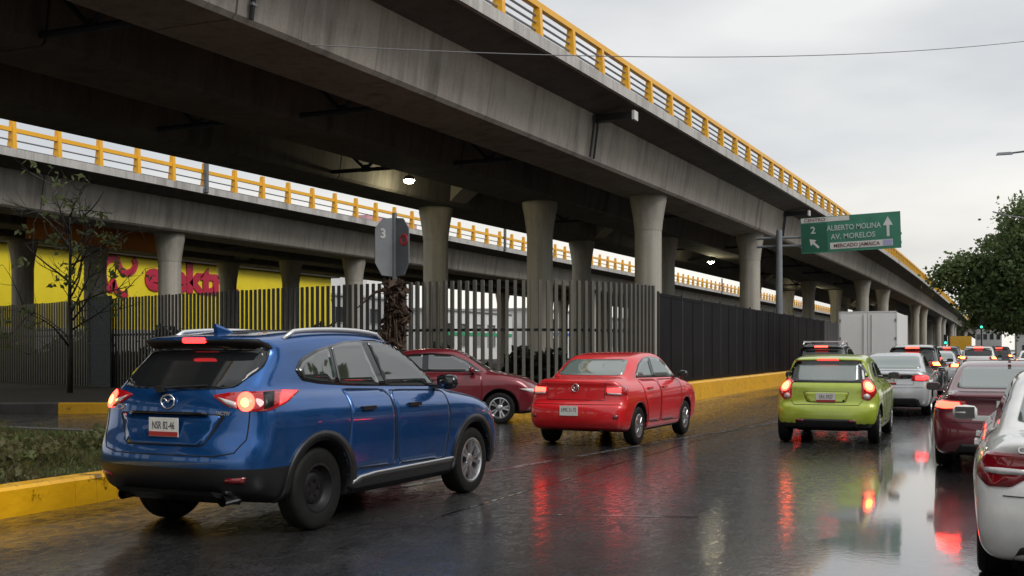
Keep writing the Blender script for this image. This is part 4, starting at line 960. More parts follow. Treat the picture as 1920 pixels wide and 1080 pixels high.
both(C, 'side_window', M['glass_pale'], [(1.87, 1.06), (2.83, 1.045), (2.58, 1.225), (2.33, 1.33), (1.95, 1.362), (1.87, 1.36)], t, off=.007, rnd=.04)
for P in ([(1.22, .34), (1.14, .60), (1.02, .75), (1.0, 1.02), (1.80, 1.01), (1.82, .32)], [(1.84, .32), (1.82, 1.01), (2.92, .995), (2.95, .60), (2.86, .31)]):
    door(C, P, M['p_red'], t)
handles(C, (1.30, 2.02), .88, t, M['p_red']); mirror_pod(C, 2.76, 1.02, M['p_dark'], t)
TL = [(.12, -.50, .93), (.12, -.50, .795), (.16, -.72, .785), (.30, -.80, .80), (.33, -.81, .92), (.20, -.75, .955)]
la, lb = lamp_pair(C, t, 'tail_lamp', M['lens_red'], TL, off=.008, thick=.02, rnd=.06)
for pa, sg in ((la, -1), (lb, 1)):
    az = 'rr' if sg < 0 else 'rl'
    P = [(.12, -.54, .905), (.12, -.54, .845), (.18, -.73, .835), (.20, -.74, .915)]; panel(C, 'brake_light', M['lit_red'] if sg > 0 else M['lit_soft'], P if sg < 0 else mirror3(P), az, pa, d3=True, off=.012)
    P = [(.12, -.54, .838), (.12, -.54, .808), (.18, -.73, .80), (.19, -.735, .828)]; panel(C, 'indicator', M['lens_clear'], P if sg < 0 else mirror3(P), az, pa, d3=True, off=.012)
plate(C, t, .06, .555, 'UMK 31-75', False)
emblem(C, t, 0, .905, .058, .058, 'vee')
seam(C, [(-.52, 1.03), (-.48, .95), (-.47, .72), (.47, .72), (.48, .95), (.52, 1.03)], 'rear', t); seam(C, [(-.80, .655), (-.3, .650), (.3, .650), (.80, .655)], 'rear', t)
for sg, az in ((-1, 'rr'), (1, 'rl')):
    P = [(.03, -.66, .44), (.05, -.74, .44), (.06, -.75, .50), (.03, -.66, .50)]; panel(C, 'reflector', M['lens_dull'], P if sg < 0 else mirror3(P), az, t, d3=True, off=.006)
b = MB(); b.tube([(.10, -.42, .25), (.5, -.42, .26)], .025, 10); b.build('exhaust_pipe', M['dark_metal'], t)
front_kit(C, t, .62, .50)

# lime green hatchback
C, t = base_car('lime_hatchback', 'lime green small hatchback with lit brake lights in the middle lane', 'car', 'hatch', M['p_green'], (-2.42, 18.2), R(-.3),
    W_=1.64, belt=.97, h=.026, wheels=(.52, 2.90), r=.285, wheel_styles=('cover',)*4, top=.70, bow=(.16, .30), tw=.175, k=.12,
    blackz=lambda c: (c[:, 2] < .335) & (c[:, 0] < .35))
panel(C, 'window_trim', M['gloss_black'], [(-.60, .97), (.60, .97), (.62, 1.10), (.50, 1.315), (-.50, 1.315), (-.62, 1.10)], 'rear', t, off=.004, rnd=.06)
panel(C, 'rear_window', M['glass_pale'], [(-.50, .995), (.50, .995), (.47, 1.29), (-.47, 1.29)], 'rear', t, off=.008, rnd=.06)
panel(C, 'windscreen', M['glass_pale'], [(-.60, 1.02), (.60, 1.02), (.50, 1.33), (-.50, 1.33)], 'front', t, off=.006, rnd=.08)
both(C, 'side_window', M['glass_side'], [(.82, 1.06), (1.30, 1.03), (1.30, 1.30), (1.0, 1.28), (.86, 1.2)], t, off=.006, rnd=.06)
both(C, 'side_window', M['glass_side'], [(1.37, 1.025), (2.30, .995), (2.08, 1.16), (1.85, 1.27), (1.37, 1.30)], t, off=.006, rnd=.06)
for P in ([(.98, .32), (.88, .60), (.78, .75), (.80, .98), (1.33, .97), (1.34, .30)], [(1.36, .30), (1.35, .97), (2.36, .955), (2.42, .58), (2.36, .30)]):
    door(C, P, M['p_green'], t)
handles(C, (1.52,), .86, t, M['p_green']); mirror_pod(C, 2.20, .99, M['gloss_black'], t)
TL = [(.13, -.58, 1.0), (.11, -.56, .86), (.09, -.58, .72), (.12, -.68, .69), (.20, -.765, .80), (.30, -.785, .95), (.30, -.775, 1.02), (.20, -.70, 1.06)]
la, lb = lamp_pair(C, t, 'tail_lamp', M['lens_red'], TL, off=.010, thick=.025, rnd=.1)
for pa, sg in ((la, -1), (lb, 1)):
    az = 'rr' if sg < 0 else 'rl'
    def pp(name, m, pts, off): return panel(C, name, m, pts if sg < 0 else mirror3(pts), az, pa, d3=True, off=off, thick=.01)
    pp('brake_ring', M['lit_red'], disc((.17, -.665, .915), .085, 16, (.5, -.86, 0)), .014)
    pp('bulb', M['lit_hot'], disc((.165, -.66, .915), .052, 12, (.5, -.86, 0)), .020)
    pp('reverse_lamp', M['lens_clear'], disc((.12, -.64, .755), .048, 12, (.5, -.86, 0)), .014)
panel(C, 'high_brake_lamp', M['lit_soft'], [(-.17, 1.325), (.17, 1.325), (.15, 1.345), (-.15, 1.345)], 'rear', t, off=.006)
plate(C, t, 0, .735, 'LRX 5927', True)
seam(C, [(-.55, .69), (-.50, .62), (.50, .62), (.55, .69)], 'rear', t)
panel(C, 'plate_recess', M['seam_black'], [(-.36, .83), (.36, .83), (.30, .655), (-.30, .655)], 'rear', t, off=.0015, rnd=.08)
panel(C, 'plate_recess', M['p_green'], [(-.352, .822), (.352, .822), (.294, .662), (-.294, .662)], 'rear', t, off=.003, rnd=.08)
panel(C, 'bumper_insert', M['black_plastic'], [(-.50, .24), (.50, .24), (.44, .40), (-.44, .40)], 'rear', t, off=.008, rnd=.08)
for sg in (-1, 1): panel(C, 'reflector', M['lens_dull'], [(sg*.40-.06, .355), (sg*.40+.06, .355), (sg*.40+.06, .39), (sg*.40-.06, .39)], 'rear', t, off=.012)
b = MB(); b.box((.30, 0, .845+.0), (.01, .01, .01)); 
front_kit(C, t, .62, .45)

# dull red saloon seen from the side, coming out of the side lane
C, t = base_car('wine_red_car', 'dull dark red car seen from its side, pulling out behind the blue SUV', 'car', 'saloon', M['p_wine'], (-12.55, 20.25), R(90-21),
    W_=1.74, belt=1.0, h=.03, sl=.93, sh=1.06, wheels=(.90, 3.34), r=.315, wheel_styles=('alloy',)*4, top=.70, tw=.2)
both(C, 'window_trim', M['gloss_black'], [(.92, 1.055), (3.02, 1.03), (2.70, 1.26), (2.38, 1.39), (1.95, 1.425), (1.5, 1.40), (1.15, 1.29)], t, off=.003, rnd=.08)
both(C, 'side_window', M['glass_side'], [(1.0, 1.08), (1.76, 1.065), (1.76, 1.40), (1.5, 1.378), (1.2, 1.28)], t, off=.007, rnd=.05)
both(C, 'side_window', M['glass_side'], [(1.86, 1.062), (2.92, 1.045), (2.64, 1.25), (2.34, 1.37), (1.86, 1.405)], t, off=.007, rnd=.05)
for P in ([(1.28, .34), (1.2, .60), (1.0, .75), (.96, 1.03), (1.80, 1.02), (1.82, .32)], [(1.84, .32), (1.82, 1.02), (2.98, .995), (3.0, .60), (2.92, .31)]):
    door(C, P, M['p_wine'], t)
handles(C, (1.32, 2.05), .90, t, M['p_wine']); mirror_pod(C, 2.78, 1.03, M['p_wine'], t)
panel(C, 'rear_window', M['glass'], [(-.56, 1.12), (.56, 1.12), (.48, 1.34), (-.48, 1.34)], 'rear', t, off=.006, rnd=.08); panel(C, 'windscreen', M['glass'], [(-.6, 1.08), (.6, 1.08), (.5, 1.34), (-.5, 1.34)], 'front', t, off=.006, rnd=.08)
lamp_pair(C, t, 'tail_lamp', M['lens_dull'], [(.08, -.5, .95), (.08, -.5, .80), (.2, -.78, .80), (.4, -.83, .9), (.2, -.78, .97)], off=.008)
front_kit(C, t, .58, .50)

def rear_saloon(name, label, pm, loc, hd, W_, sh=1.0, sl=1.0, h=.03, glass='glass_pale', lit='lit_red', body='PKD 64-19', lamp=None, group=None, plate_z=.80, fine=True, belt=1.0, top=.70, wheels=(1.0, 3.72)):
    C, t = base_car(name, label, 'car', 'saloon', pm, loc, hd, W_=W_, belt=belt*sh, h=h, sl=sl, sh=sh, wheels=tuple(w*sl for w in wheels), r=.315, wheel_styles=('alloy',)*4, tw=.215, group=group, bow=(.15, .30), top=top)
    z = lambda v: v*sh
    panel(C, 'rear_window', M[glass], [(-.62, z(1.075)), (.62, z(1.075)), (.54, z(1.35)), (-.54, z(1.35))], 'rear', t, off=.006, rnd=.06)
    panel(C, 'windscreen', M['glass'], [(-.62, z(1.1)), (.62, z(1.1)), (.52, z(1.35)), (-.52, z(1.35))], 'front', t, off=.006, rnd=.06)
    both(C, 'side_window', M['glass_side'], [(1.0*sl, z(1.085)), (3.1*sl, z(1.05)), (2.75*sl, z(1.24)), (2.4*sl, z(1.34)), (2.0*sl, z(1.365)), (1.55*sl, z(1.34)), (1.2*sl, z(1.235))], t, off=.005, rnd=.06)
    if fine:
        seams_both(C, [(2.02*sl, z(1.0)), (2.04*sl, .34)], t); seams_both(C, [(1.1*sl, z(1.0)), (1.22*sl, z(.72)), (1.36*sl, .40)], t); seams_both(C, [(3.15*sl, z(1.0)), (3.2*sl, z(.6)), (3.1*sl, .34)], t)
        handles(C, (1.45*sl, 2.28*sl), z(.89), t, pm)
    mirror_pod(C, 2.95*sl, z(.96), pm, t)
    TL = lamp or [(.05, -.50, .94), (.05, -.48, .81), (.12, -.76, .80), (.32, -W_/2+.05, .85), (.38, -W_/2+.04, .93), (.15, -.78, .95)]
    TL = [(x, y, z(v)) for x, y, v in TL]; la, lb = lamp_pair(C, t, 'tail_lamp', M['lens_red'] if lit else M['lens_dull'], TL, off=.008, thick=.02, rnd=.08)
    if lit:
        for pa, sg in ((la, -1), (lb, 1)):
            c = np.mean(TL, 0); P = [tuple(c+(np.array(p)-c)*.72) for p in TL]; panel(C, 'brake_light', M[lit], P if sg < 0 else mirror3(P), 'rr' if sg < 0 else 'rl', pa, d3=True, off=.013)
    plate(C, t, 0, z(plate_z), body, True, .30, .14)
    seam(C, [(-.56, z(1.04)), (-.52, z(.95)), (-.5, z(.72)), (.5, z(.72)), (.52, z(.95)), (.56, z(1.04))], 'rear', t, w=.006, off=.004); seam(C, [(-.70, z(.66)), (-.3, z(.655)), (.3, z(.655)), (.70, z(.66))], 'rear', t, w=.006, off=.004)
    front_kit(C, t, z(.58), z(.5))
    return C, t
# maroon saloon ahead of the white car
C, t = rear_saloon('maroon_sedan', 'maroon saloon with a lit brake light, in front of the white car', M['p_maroon'], (.20, 14.5), R(.4), 1.82, .94, 1.03, .026, plate_z=.87, lamp=[(.05, -.52, .935), (.05, -.50, .83), (.10, -.74, .81), (.28, -.86, .83), (.34, -.87, .91), (.15, -.80, .945)])
panel(C, 'boot_lip', M['p_maroon'], [(-.70, .915), (.70, .915), (.66, .95), (-.66, .95)], 'rear', t, off=.03, thick=.05)
b = MB(); b.box((1.48, 0, 1.35), (.10, .04, .05), taper=(.5, .4)); fixn(b.build('antenna', M['p_maroon'], t))
panel(C, 'bumper_insert', M['black_plastic'], [(-.62, .24), (.62, .24), (.56, .36), (-.56, .36)], 'rear', t, off=.006)
# white saloon at the right edge
C, t = rear_saloon('white_sedan', 'white saloon cut off by the right edge, with unlit dark red tail lamp', M['p_white'], (.76, 7.2), R(.6), 1.79, .95, 1.0, .022, glass='glass_pale', lit=None, plate_z=.82, body='NFA 20-83',
    lamp=[(.06, -.52, .915), (.06, -.58, .78), (.08, -.66, .715), (.14, -.77, .71), (.24, -.845, .78), (.32, -.865, .88), (.28, -.86, .915), (.14, -.79, .925), (.07, -.56, .925)], wheels=(1.0, 3.76))
for sg, az in ((-1, 'rr'), (1, 'rl')):
    P = [(.06, -.60, .785), (.06, -.61, .755), (.10, -.74, .75), (.17, -.80, .76), (.17, -.80, .785), (.10, -.74, .79)]; panel(C, 'reverse_lamp', M['lens_clear'], P if sg < 0 else mirror3(P), az, t, d3=True, off=.013)
panel(C, 'bumper_lower', M['black_plastic'], [(-.66, .22), (.66, .22), (.60, .34), (-.60, .34)], 'rear', t, off=.006, rnd=.1)
rtext(C, t, 'C', .60, .90, .055); rtext(C, t, '180', .50, .90, .055)
# silver saloon ahead of the lime hatchback
C, t = rear_saloon('silver_sedan', 'silver white saloon queuing just beyond the lime hatchback', M['p_silver'], (-2.1, 26.2), 0, 1.74, .99, 1.0, .036, lit='lit_soft', body='TRC 77-30', fine=False)
panel(C, 'boot_trim', M['gloss_black'], [(-.46, .845), (.46, .845), (.48, .945), (-.48, .945)], 'rear', t, off=.008, rnd=.06); panel(C, 'bumper_insert', M['black_plastic'], [(-.66, .22), (.66, .22), (.60, .42), (-.60, .42)], 'rear', t, off=.008, rnd=.06)
# dark SUV with lit lamps, further ahead
def rear_suv(name, label, pm, loc, hd, W_, sl, sh, h, lit='lit_hot', rails=False, body='HGL 12-58', group=None):
    C, t = base_car(name, label, 'car', 'suv', pm, loc, hd, W_=W_, belt=1.12*sh, h=h, sl=sl, sh=sh, wheels=(.95*sl, 3.64*sl), r=.34, wheel_styles=('alloy',)*4, bow=(.16, .3), tw=.22, group=group)
    z = lambda v: v*sh
    panel(C, 'rear_window', M['glass'], [(-.62, z(1.18)), (.62, z(1.18)), (.58, z(1.53)), (-.58, z(1.53))], 'rear', t, off=.006, rnd=.08); panel(C, 'windscreen', M['glass'], [(-.6, z(1.16)), (.6, z(1.16)), (.55, z(1.52)), (-.55, z(1.52))], 'front', t, off=.006)
    both(C, 'side_window', M['glass_side'], [(1.0*sl, z(1.25)), (3.0*sl, z(1.16)), (2.68*sl, z(1.42)), (2.4*sl, z(1.52)), (1.5*sl, z(1.53)), (1.1*sl, z(1.44))], t, off=.006, rnd=.06)
    la, lb = lamp_pair(C, t, 'tail_lamp', M['lens_red'], [(.12, -.5, z(1.15)), (.12, -.5, z(1.02)), (.2, -.8, z(1.0)), (.42, -W_/2+.03, z(1.06)), (.42, -W_/2+.03, z(1.17)), (.2, -.8, z(1.18))], off=.01, thick=.02)
    for pa, sg in ((la, -1), (lb, 1)):
        P = [(.14, -.6, z(1.13)), (.14, -.6, z(1.05)), (.22, -.82, z(1.04)), (.24, -.82, z(1.14))]; panel(C, 'brake_light', M[lit], P if sg < 0 else mirror3(P), 'rr' if sg < 0 else 'rl', pa, d3=True, off=.016)
    panel(C, 'high_brake_lamp', M['lit_red'], [(-.2, z(1.565)), (.2, z(1.565)), (.18, z(1.60)), (-.18, z(1.60))], 'rear', t, off=.008)
    plate(C, t, 0, z(.86), body); mirror_pod(C, 2.93*sl, z(1.12), M['gloss_black'], t); seam(C, [(-.8, z(.66)), (.8, z(.66))], 'rear', t)
    if rails:
        for sg in (-1, 1):
            b = MB(); b.tube([(.75*sl, sg*.58, z(1.64)), (.95*sl, sg*.58, z(1.72)), (2.0*sl, sg*.56, z(1.72)), (2.25*sl, sg*.56, z(1.64))], .022, 8); b.build('roof_rail', M['satin'], t, True)
        for x in (1.1, 1.7):
            b = MB(); b.box((x*sl, 0, z(1.74)), (.07, 1.25, .035)); b.build('roof_bar', M['satin'], t)
    front_kit(C, t, z(.8), z(.62)); return C, t
rear_suv('dark_suv', 'dark SUV with bright high brake light, queuing beyond the silver saloon', M['p_dark'], (-2.2, 35.2), 0, 1.82, 1, .98, .045)
rear_suv('grey_suv', 'dark SUV with silver roof bars, mostly hidden by the lime hatchback', M['p_dark'], (-4.75, 34.4), 0, 1.80, 1, 1.0, .045, rails=True, body='WQB 40-66', lit='lit_red')

# white box lorry
t = thing('box_lorry', 'white box lorry seen from behind below the green road sign', 'lorry', (-4.75, 48.6, 0), PI/2)
b = MB(); b.box((3.2, 0, 1.99), (6.36, 2.26, 2.10)); bx = b.build('cargo_box', M['truck_white'], t)
for sg in (-1, 1):
    b = MB(); b.box((-.012, sg*.555, 1.98), (.05, 1.085, 2.02)); d = b.build('rear_door', M['truck_white'], bx)
    b = MB(); b.tube([(-.055, sg*.16, 1.0), (-.055, sg*.16, 2.95)], .018, 8); b.box((-.06, sg*.30, 1.30), (.02, .28, .035)); b.box((-.06, sg*.16, 1.30), (.04, .06, .09)); b.build('locking_bar', M['satin'], bx)
    for z in (1.2, 1.95, 2.7): b = MB(); b.box((-.03, sg*1.10, z), (.05, .07, .12)); b.build('hinge', M['steel_bar'], bx)
    b = MB(); b.box((-.02, sg*.95, .80), (.06, .22, .11)); b.build('tail_lamp', M['lit_soft'], t)
    for y0 in (1.2, 4.9+.9): wheel(t, y0, sg*.92, .40, .28, 'steel', sg)
b = MB()
for sg in (-1, 1): b.box((3.6, sg*.42, .78), (7.4, .09, .2))
b.box((.0, 0, .52), (.10, 2.1, .14)); b.build('chassis', M['dark_metal'], t)
b = MB(); b.sweep([[(6.6, y, .55), (6.6, y, 2.2), (6.8, y, 2.36), (7.5, y, 2.36), (8.25, y, 1.45), (8.45, y, 1.3), (8.5, y, .5)] for y in (-1.0, -.98, .98, 1.0)]); cb = fixn(b.build('cab', M['truck_white'], t))
b = MB(); b.box((7.89, 0, 1.88), (.02, 1.7, .98), ry=R(-39.5)); b.build('windscreen', M['glass'], cb)
for x in (0, 6.36):
    b = MB()
    for sg in (-1, 1): b.box((x+(.02 if x == 0 else .0), sg*1.135, 1.99), (.07, .05, 2.14))
    b.box((x+(.02 if x == 0 else 0), 0, 3.055), (.07, 2.3, .05)); b.build('box_frame', M['satin'], bx)

# queue farther down the road
far = [(-2.0, 46.5, 'saloon', 'p_silver', 'pale saloon in the far queue, right of the white lorry'), (-.6, 58, 'suv', 'p_white', 'white SUV with glowing lamps far down the road'), (-2.3, 66, 'suv', 'p_grey', 'grey SUV far down the road beyond the pale saloon'),
       (.4, 78, 'suv', 'p_dark', 'dark SUV with red lamps far down the right lane'), (-1.6, 86, 'saloon', 'p_white', 'white saloon far away in the middle of the queue'), (-4.2, 72, 'saloon', 'p_dark', 'dark saloon far away near the black fence'), (-.2, 104, 'saloon', 'p_silver', 'silver saloon at the far end of the queue')]
for i, (x, y, kd, pm, lab) in enumerate(far):
    if kd == 'saloon': rear_saloon('far_sedan', lab, M[pm], (x, y), 0, 1.76, 1, 1, .07, lit='lit_hot', fine=False, body='KLM %d' % (3000+77*i), group='cars queuing far down the road')
    else: rear_suv('far_suv', lab, M[pm], (x, y), 0, 1.8, 1, 1.0, .07, body='RTV %d' % (2100+53*i), group='cars queuing far down the road')
C, t = rear_saloon('parked_car', 'white car parked by the right kerb beyond the maroon saloon', M['p_white'], (1.75, 56), PI, 1.76, 1.02, 1, .06, lit=None, fine=False, body='ZBN 9081')
# yellow lorry at the end of the road
t = thing('yellow_lorry', 'small yellow lorry at the far end of the road beside the viaduct', 'lorry', (-3.6, 150, 0), PI/2)
b = MB(); b.box((3, 0, 2.0), (6, 2.4, 2.3)); b.build('cargo_box', M['truck_yellow'], t)
b = MB(); b.sweep([[(6.2, y, .5), (6.2, y, 2.3), (7.2, y, 2.3), (8.0, y, 1.3), (8.1, y, .5)] for y in (-1.05, 1.05)]); fixn(b.build('cab', M['truck_yellow'], t))
b = MB(); b.box((3.5, 0, .75), (7.2, 1.0, .2)); b.build('chassis', M['dark_metal'], t)
for sg in (-1, 1):
    for y0 in (1.3, 6.6): wheel(t, y0, sg*.95, .42, .28, 'steel', sg)
    b = MB(); b.box((-.03, sg*.9, .9), (.06, .3, .2)); b.build('tail_lamp', M['lit_red'], t)
# traffic lights far off
for x, y, z, lab in ((-1.0, 125, 3.6+.4, 'green traffic light far down the road beneath the tree'), (-4.2, 118, 2.35, 'green traffic light far down the road beside the viaduct')):
    t = thing('traffic_light', lab, 'traffic light', (x, y, 0), 0, 'green traffic lights at the far junction')
    b = MB(); b.tube([(0, 0, 0), (0, 0, z+.5)], .07, 8); b.build('post', M['dark_metal'], t)
    b = MB(); b.box((0, -.12, z+.1), (.34, .2, 1.0)); h_ = b.build('signal_head', M['dark_metal'], t)
    b = MB(); b.lathe([(.001, -.24), (.12, -.23), (.13, -.2)], 12, 'y', (0, 0, z-.2)); b.build('green_lens', M['green_glow'], h_)
    for dz in (.1, .4): b = MB(); b.lathe([(.001, -.235), (.12, -.225), (.13, -.2)], 12, 'y', (0, 0, z+dz)); b.build('dark_lens', M['under'], h_)
# ------------------------------------------------------------------ buildings
def facade_windows(t, x, y0, y1, z0, z1, nx, nz, face='x', wf=.6, hf=.6):
    """windows with frames on the face looking to +X"""
    dy, dz = (y1-y0)/nx, (z1-z0)/nz
    for i in range(nx):
        for j in range(nz):
            c = (x+.03, y0+dy*(i+.5), z0+dz*(j+.5)); b = MB(); w, h = dy*wf, dz*hf
            for s in (-1, 1): b.box((c[0], c[1]+s*w/2, c[2]), (.10, .08, h+.08)); b.box((c[0], c[1], c[2]+s*h/2), (.10, w-.08, .08))
            f = b.build('window', M['bld_grey'], t); b = MB(); b.box((c[0]-.02, c[1], c[2]), (.03, w-.06, h-.06)); b.build('pane', M['window'], f)
st = thing('store_building', 'yellow store with a red swirl emblem and lettering, beyond the second viaduct', 'store', (0, 0, 0))
b = MB(); b.box((-60, 56, 3.8), (16, 52, 7.6)); b.build('wall', M['store_yellow'], st)
b = MB(); b.box((-60, 56, 9.0), (17.2, 53, 2.8)); b.build('roof_canopy', M['dark_metal'], st)
MX = lambda y, z: Matrix(((0, 0, 1, -51.96), (1, 0, 0, y), (0, 1, 0, z), (0, 0, 0, 1)))
text('store_lettering', 'elektra', 2.75, M['store_red'], st, MX(64.0, 6.4), .05, .13, 1.28)
# red swirl emblem: two linked hooks
def stroke(name, pts, w):
    P = catmull(pts, 6, False); T = np.gradient(P, axis=0); T /= np.linalg.norm(T, axis=1, keepdims=True); N = np.stack([-T[:, 1], T[:, 0]], -1); b = MB()
    b.sweep([[(-52.02, *(p+n*w/2)), (-51.9, *(p+n*w/2)), (-51.9, *(p-n*w/2)), (-52.02, *(p-n*w/2))] for p, n in zip(P, N)]); return fixn(b.build(name, M['store_red'], st))
stroke('swirl_emblem', [(56.6, 7.2), (56.2, 7.35), (55.65, 7.2), (55.3, 6.75), (55.3, 6.1), (55.55, 5.5), (55.9, 5.35), (56.1, 5.9), (56.3, 5.4), (56.8, 5.1), (57.4, 5.15)], .42)
stroke('swirl_emblem', [(56.5, 7.15), (56.8, 6.7), (57.3, 6.5), (57.9, 6.7), (58.15, 7.15), (57.95, 7.45)], .42)
b = MB(); b.box((-51.95, 56.0, 1.4), (.12, 44, 2.8)); b.build('shop_front', M['bld_grey'], st)
# pale buildings behind
specs = [(-62, 86, 98, 14, 6.6, 'bld_white', 'plain white low building just right of the yellow store', 3, 2), (-66, 99.5, 116, 16, 7.4, 'bld_grey', 'grey low block seen through the fence slats beneath the viaducts', 4, 2),
         (-60, 118, 140, 14, 6.2, 'bld_white', 'white shed with green band seen through the slats', 5, 1), (-58, 143, 165, 14, 7.0, 'bld_white', 'white low building with blue band far under the viaducts', 5, 2), (-56, 168, 200, 14, 6.4, 'bld_grey', 'long grey building at the far end under the viaducts', 7, 1)]
for k, (x, y0, y1, dp, h_, mm, lab, nx, nz_) in enumerate(specs):
    t = thing('low_building', lab, 'building', (0, 0, 0), 0, 'low buildings beyond the viaducts')
    b = MB(); b.box((x-dp/2, (y0+y1)/2, h_/2), (dp, y1-y0, h_)); b.build('wall', M[mm], t)
    b = MB(); b.box((x-dp/2, (y0+y1)/2, h_+.12), (dp+.5, y1-y0+.5, .24)); b.build('roof', M['bld_grey'], t)
    facade_windows(t, x, y0+.8, y1-.8, .9, h_-.6, nx, nz_)
    if k in (2, 3): b = MB(); b.box((x+.04, (y0+y1)/2, 3.4 if k == 2 else 3.7), (.1, y1-y0-.4, .4)); b.build('colour_band', M['green_band' if k == 2 else 'blue_band'], t)
t = thing('violet_building', 'violet building with pink top showing above the far railing', 'building', (0, 0, 0))
b = MB(); b.box((-76, 121, 8.2), (16, 12, 16.4)); b.build('wall', M['bld_purple'], t); b = MB(); b.box((-76, 121, 16.9), (16.4, 12.4, 1.0)); b.build('parapet', M['bld_pink'], t)
facade_windows(t, -68, 115.6, 126.4, 1.5, 16, 4, 5)
b = MB(); b.box((-75.9, 121, 5.6), (16.3, 12.6, 11.2)); b.build('ground_storey', M['bld_white'], t)
t = thing('crane_mast', 'thin orange mast standing behind the far railing', 'mast', (-66, 84, 0))
b = MB(); b.tube([(0, 0, 0), (0, 0, 15.4)], .10, 8); b.build('mast', M['store_orange'], t); b = MB(); b.box((.0, 0, 14.3), (.5, .9, .25)); b.box((0, 0, 12.9), (.4, .7, .2)); b.build('cross_arm', M['store_orange'], t)
for (x, y, w, d, h_, lab) in ((6.0, 215, 16, 20, 4.6, 'pale low building at the end of the road under the tree'), (-1.8, 300, 6, 30, 10.5, 'grey green block far down the road at the vanishing point')):
    t = thing('end_building', lab, 'building', (0, 0, 0))
    b = MB(); b.box((x+w/2-2, y+d/2, h_/2), (w, d, h_)); b.build('wall', M['bld_grey'], t); b = MB(); b.box((x+w/2-2, y+d/2, h_+.15), (w+.4, d+.4, .3)); b.build('roof', M['bld_white'], t)
    for i in range(4):
        for j in range(max(1, int(h_//3))):
            b = MB(); b.box((x-2+w*(i+.5)/4, y-.02, 1.6+3*j), (w/7, .08, 1.3)); b.build('window', M['window'], t)
# the street's right-hand row, outside the photo but seen in paint, glass and water
for k, (y0, y1, h_, mm) in enumerate(((-48, -22, 7, 'bld_grey'), (-21, 4, 9.5, 'bld_grey'), (5, 27, 6.5, 'bld_white'), (28, 55, 8.5, 'bld_grey'), (56, 84, 7.5, 'bld_grey'))):
    t = thing('roadside_building', ['grey low shop block behind the camera beside the pavement', 'tall grey block beside the pavement opposite the near island', 'pale low house beside the pavement opposite the blue SUV', 'grey block beside the pavement opposite the black fence', 'grey block beside the pavement opposite the white lorry'][k], 'building', (0, 0, 0), 0, 'buildings along the right pavement')
    b = MB(); b.box((20, (y0+y1)/2, h_/2), (8, y1-y0, h_)); b.build('wall', M[mm], t); b = MB(); b.box((20, (y0+y1)/2, h_+.15), (8.4, y1-y0+.3, .3)); b.build('roof', M['bld_grey'], t)
    b = MB(); nw = 5
    for i in range(nw):
        for j in range(int(h_//3)):
            b = MB(); b.box((15.97, y0+(y1-y0)*(i+.5)/nw, 1.7+3*j), (.1, (y1-y0)/nw*.55, 1.6)); b.build('window', M['window'], t)
# ------------------------------------------------------------------ vegetation
def leaf_quads(centres, normals_rand, size, elong=1.5):
    n = len(centres); a = rng.normal(size=(n, 3)); a /= np.linalg.norm(a, axis=1, keepdims=True); b = np.cross(a, rng.normal(size=(n, 3))); b /= np.linalg.norm(b, axis=1, keepdims=True)
    s = size*(.6+.8*rng.random((n, 1))); A = a*s*elong*.5; B = b*s*.5
    V = np.stack([centres-A, centres+B*.9-A*.1, centres+A, centres-B*.9-A*.1], 1).reshape(-1, 3); F = np.arange(4*n).reshape(n, 4); return V, F
def big_mesh(name, V, F, m, parent=None):
    me = bpy.data.meshes.new(name); nv, nf, k = len(V), len(F), F.shape[1]
    me.vertices.add(nv); me.vertices.foreach_set('co', V.astype(np.float32).ravel()); me.loops.add(nf*k); me.loops.foreach_set('vertex_index', F.astype(np.int32).ravel())
    me.polygons.add(nf); me.polygons.foreach_set('loop_start', np.arange(0, nf*k, k, dtype=np.int32)); me.update(calc_edges=True); me.materials.append(m)
    o = bpy.data.objects.new(name, me); COL.objects.link(o)
    if parent is not None: o.parent = parent
    return o
def big_tree(label, x, y, lobes, leaf, nper, trunk_h, tr, cat='tree', group=None, m='leaf_dark'):
    t = thing('broad_tree', label, cat, (x, y, 0), 0, group)
    b = MB(); b.tube([(0, 0, 0), (.1, .05, trunk_h*.5), (0, 0, trunk_h)], [tr*1.3, tr, tr*.8], 10)
    b.build('trunk', M['bark'], t, True)
    lb = MB()
    for cx, cy, cz, r in lobes:
        lb.tube([(0, 0, trunk_h*.85), (cx*.45, cy*.45, trunk_h+(cz-trunk_h)*.55), (cx*.9, cy*.9, cz)], [tr*.55, tr*.3, tr*.1], 6)
    lb.build('limb', M['bark'], t, True)
    cs = []
    for cx, cy, cz, r in lobes:
        ncl = int(nper*r*r/9)+6
        d = rng.normal(size=(ncl, 3)); d /= np.linalg.norm(d, axis=1, keepdims=True); d[:, 2] = np.where(d[:, 2] < -.55, -d[:, 2], d[:, 2])
        rad = r*(.55+.5*rng.random((ncl, 1))**.6); c = np.array([cx, cy, cz])+d*rad*np.array([1, 1, .82])
        for q in c:
            k = rng.integers(26, 48); sp_ = rng.uniform(.42, .85)*leaf*3.0
            cs.append(q+rng.normal(size=(k, 3))*np.array([sp_, sp_, sp_*.62]))
    V, F = leaf_quads(np.concatenate(cs), None, leaf); big_mesh('crown', V, F, M[m], t); return t
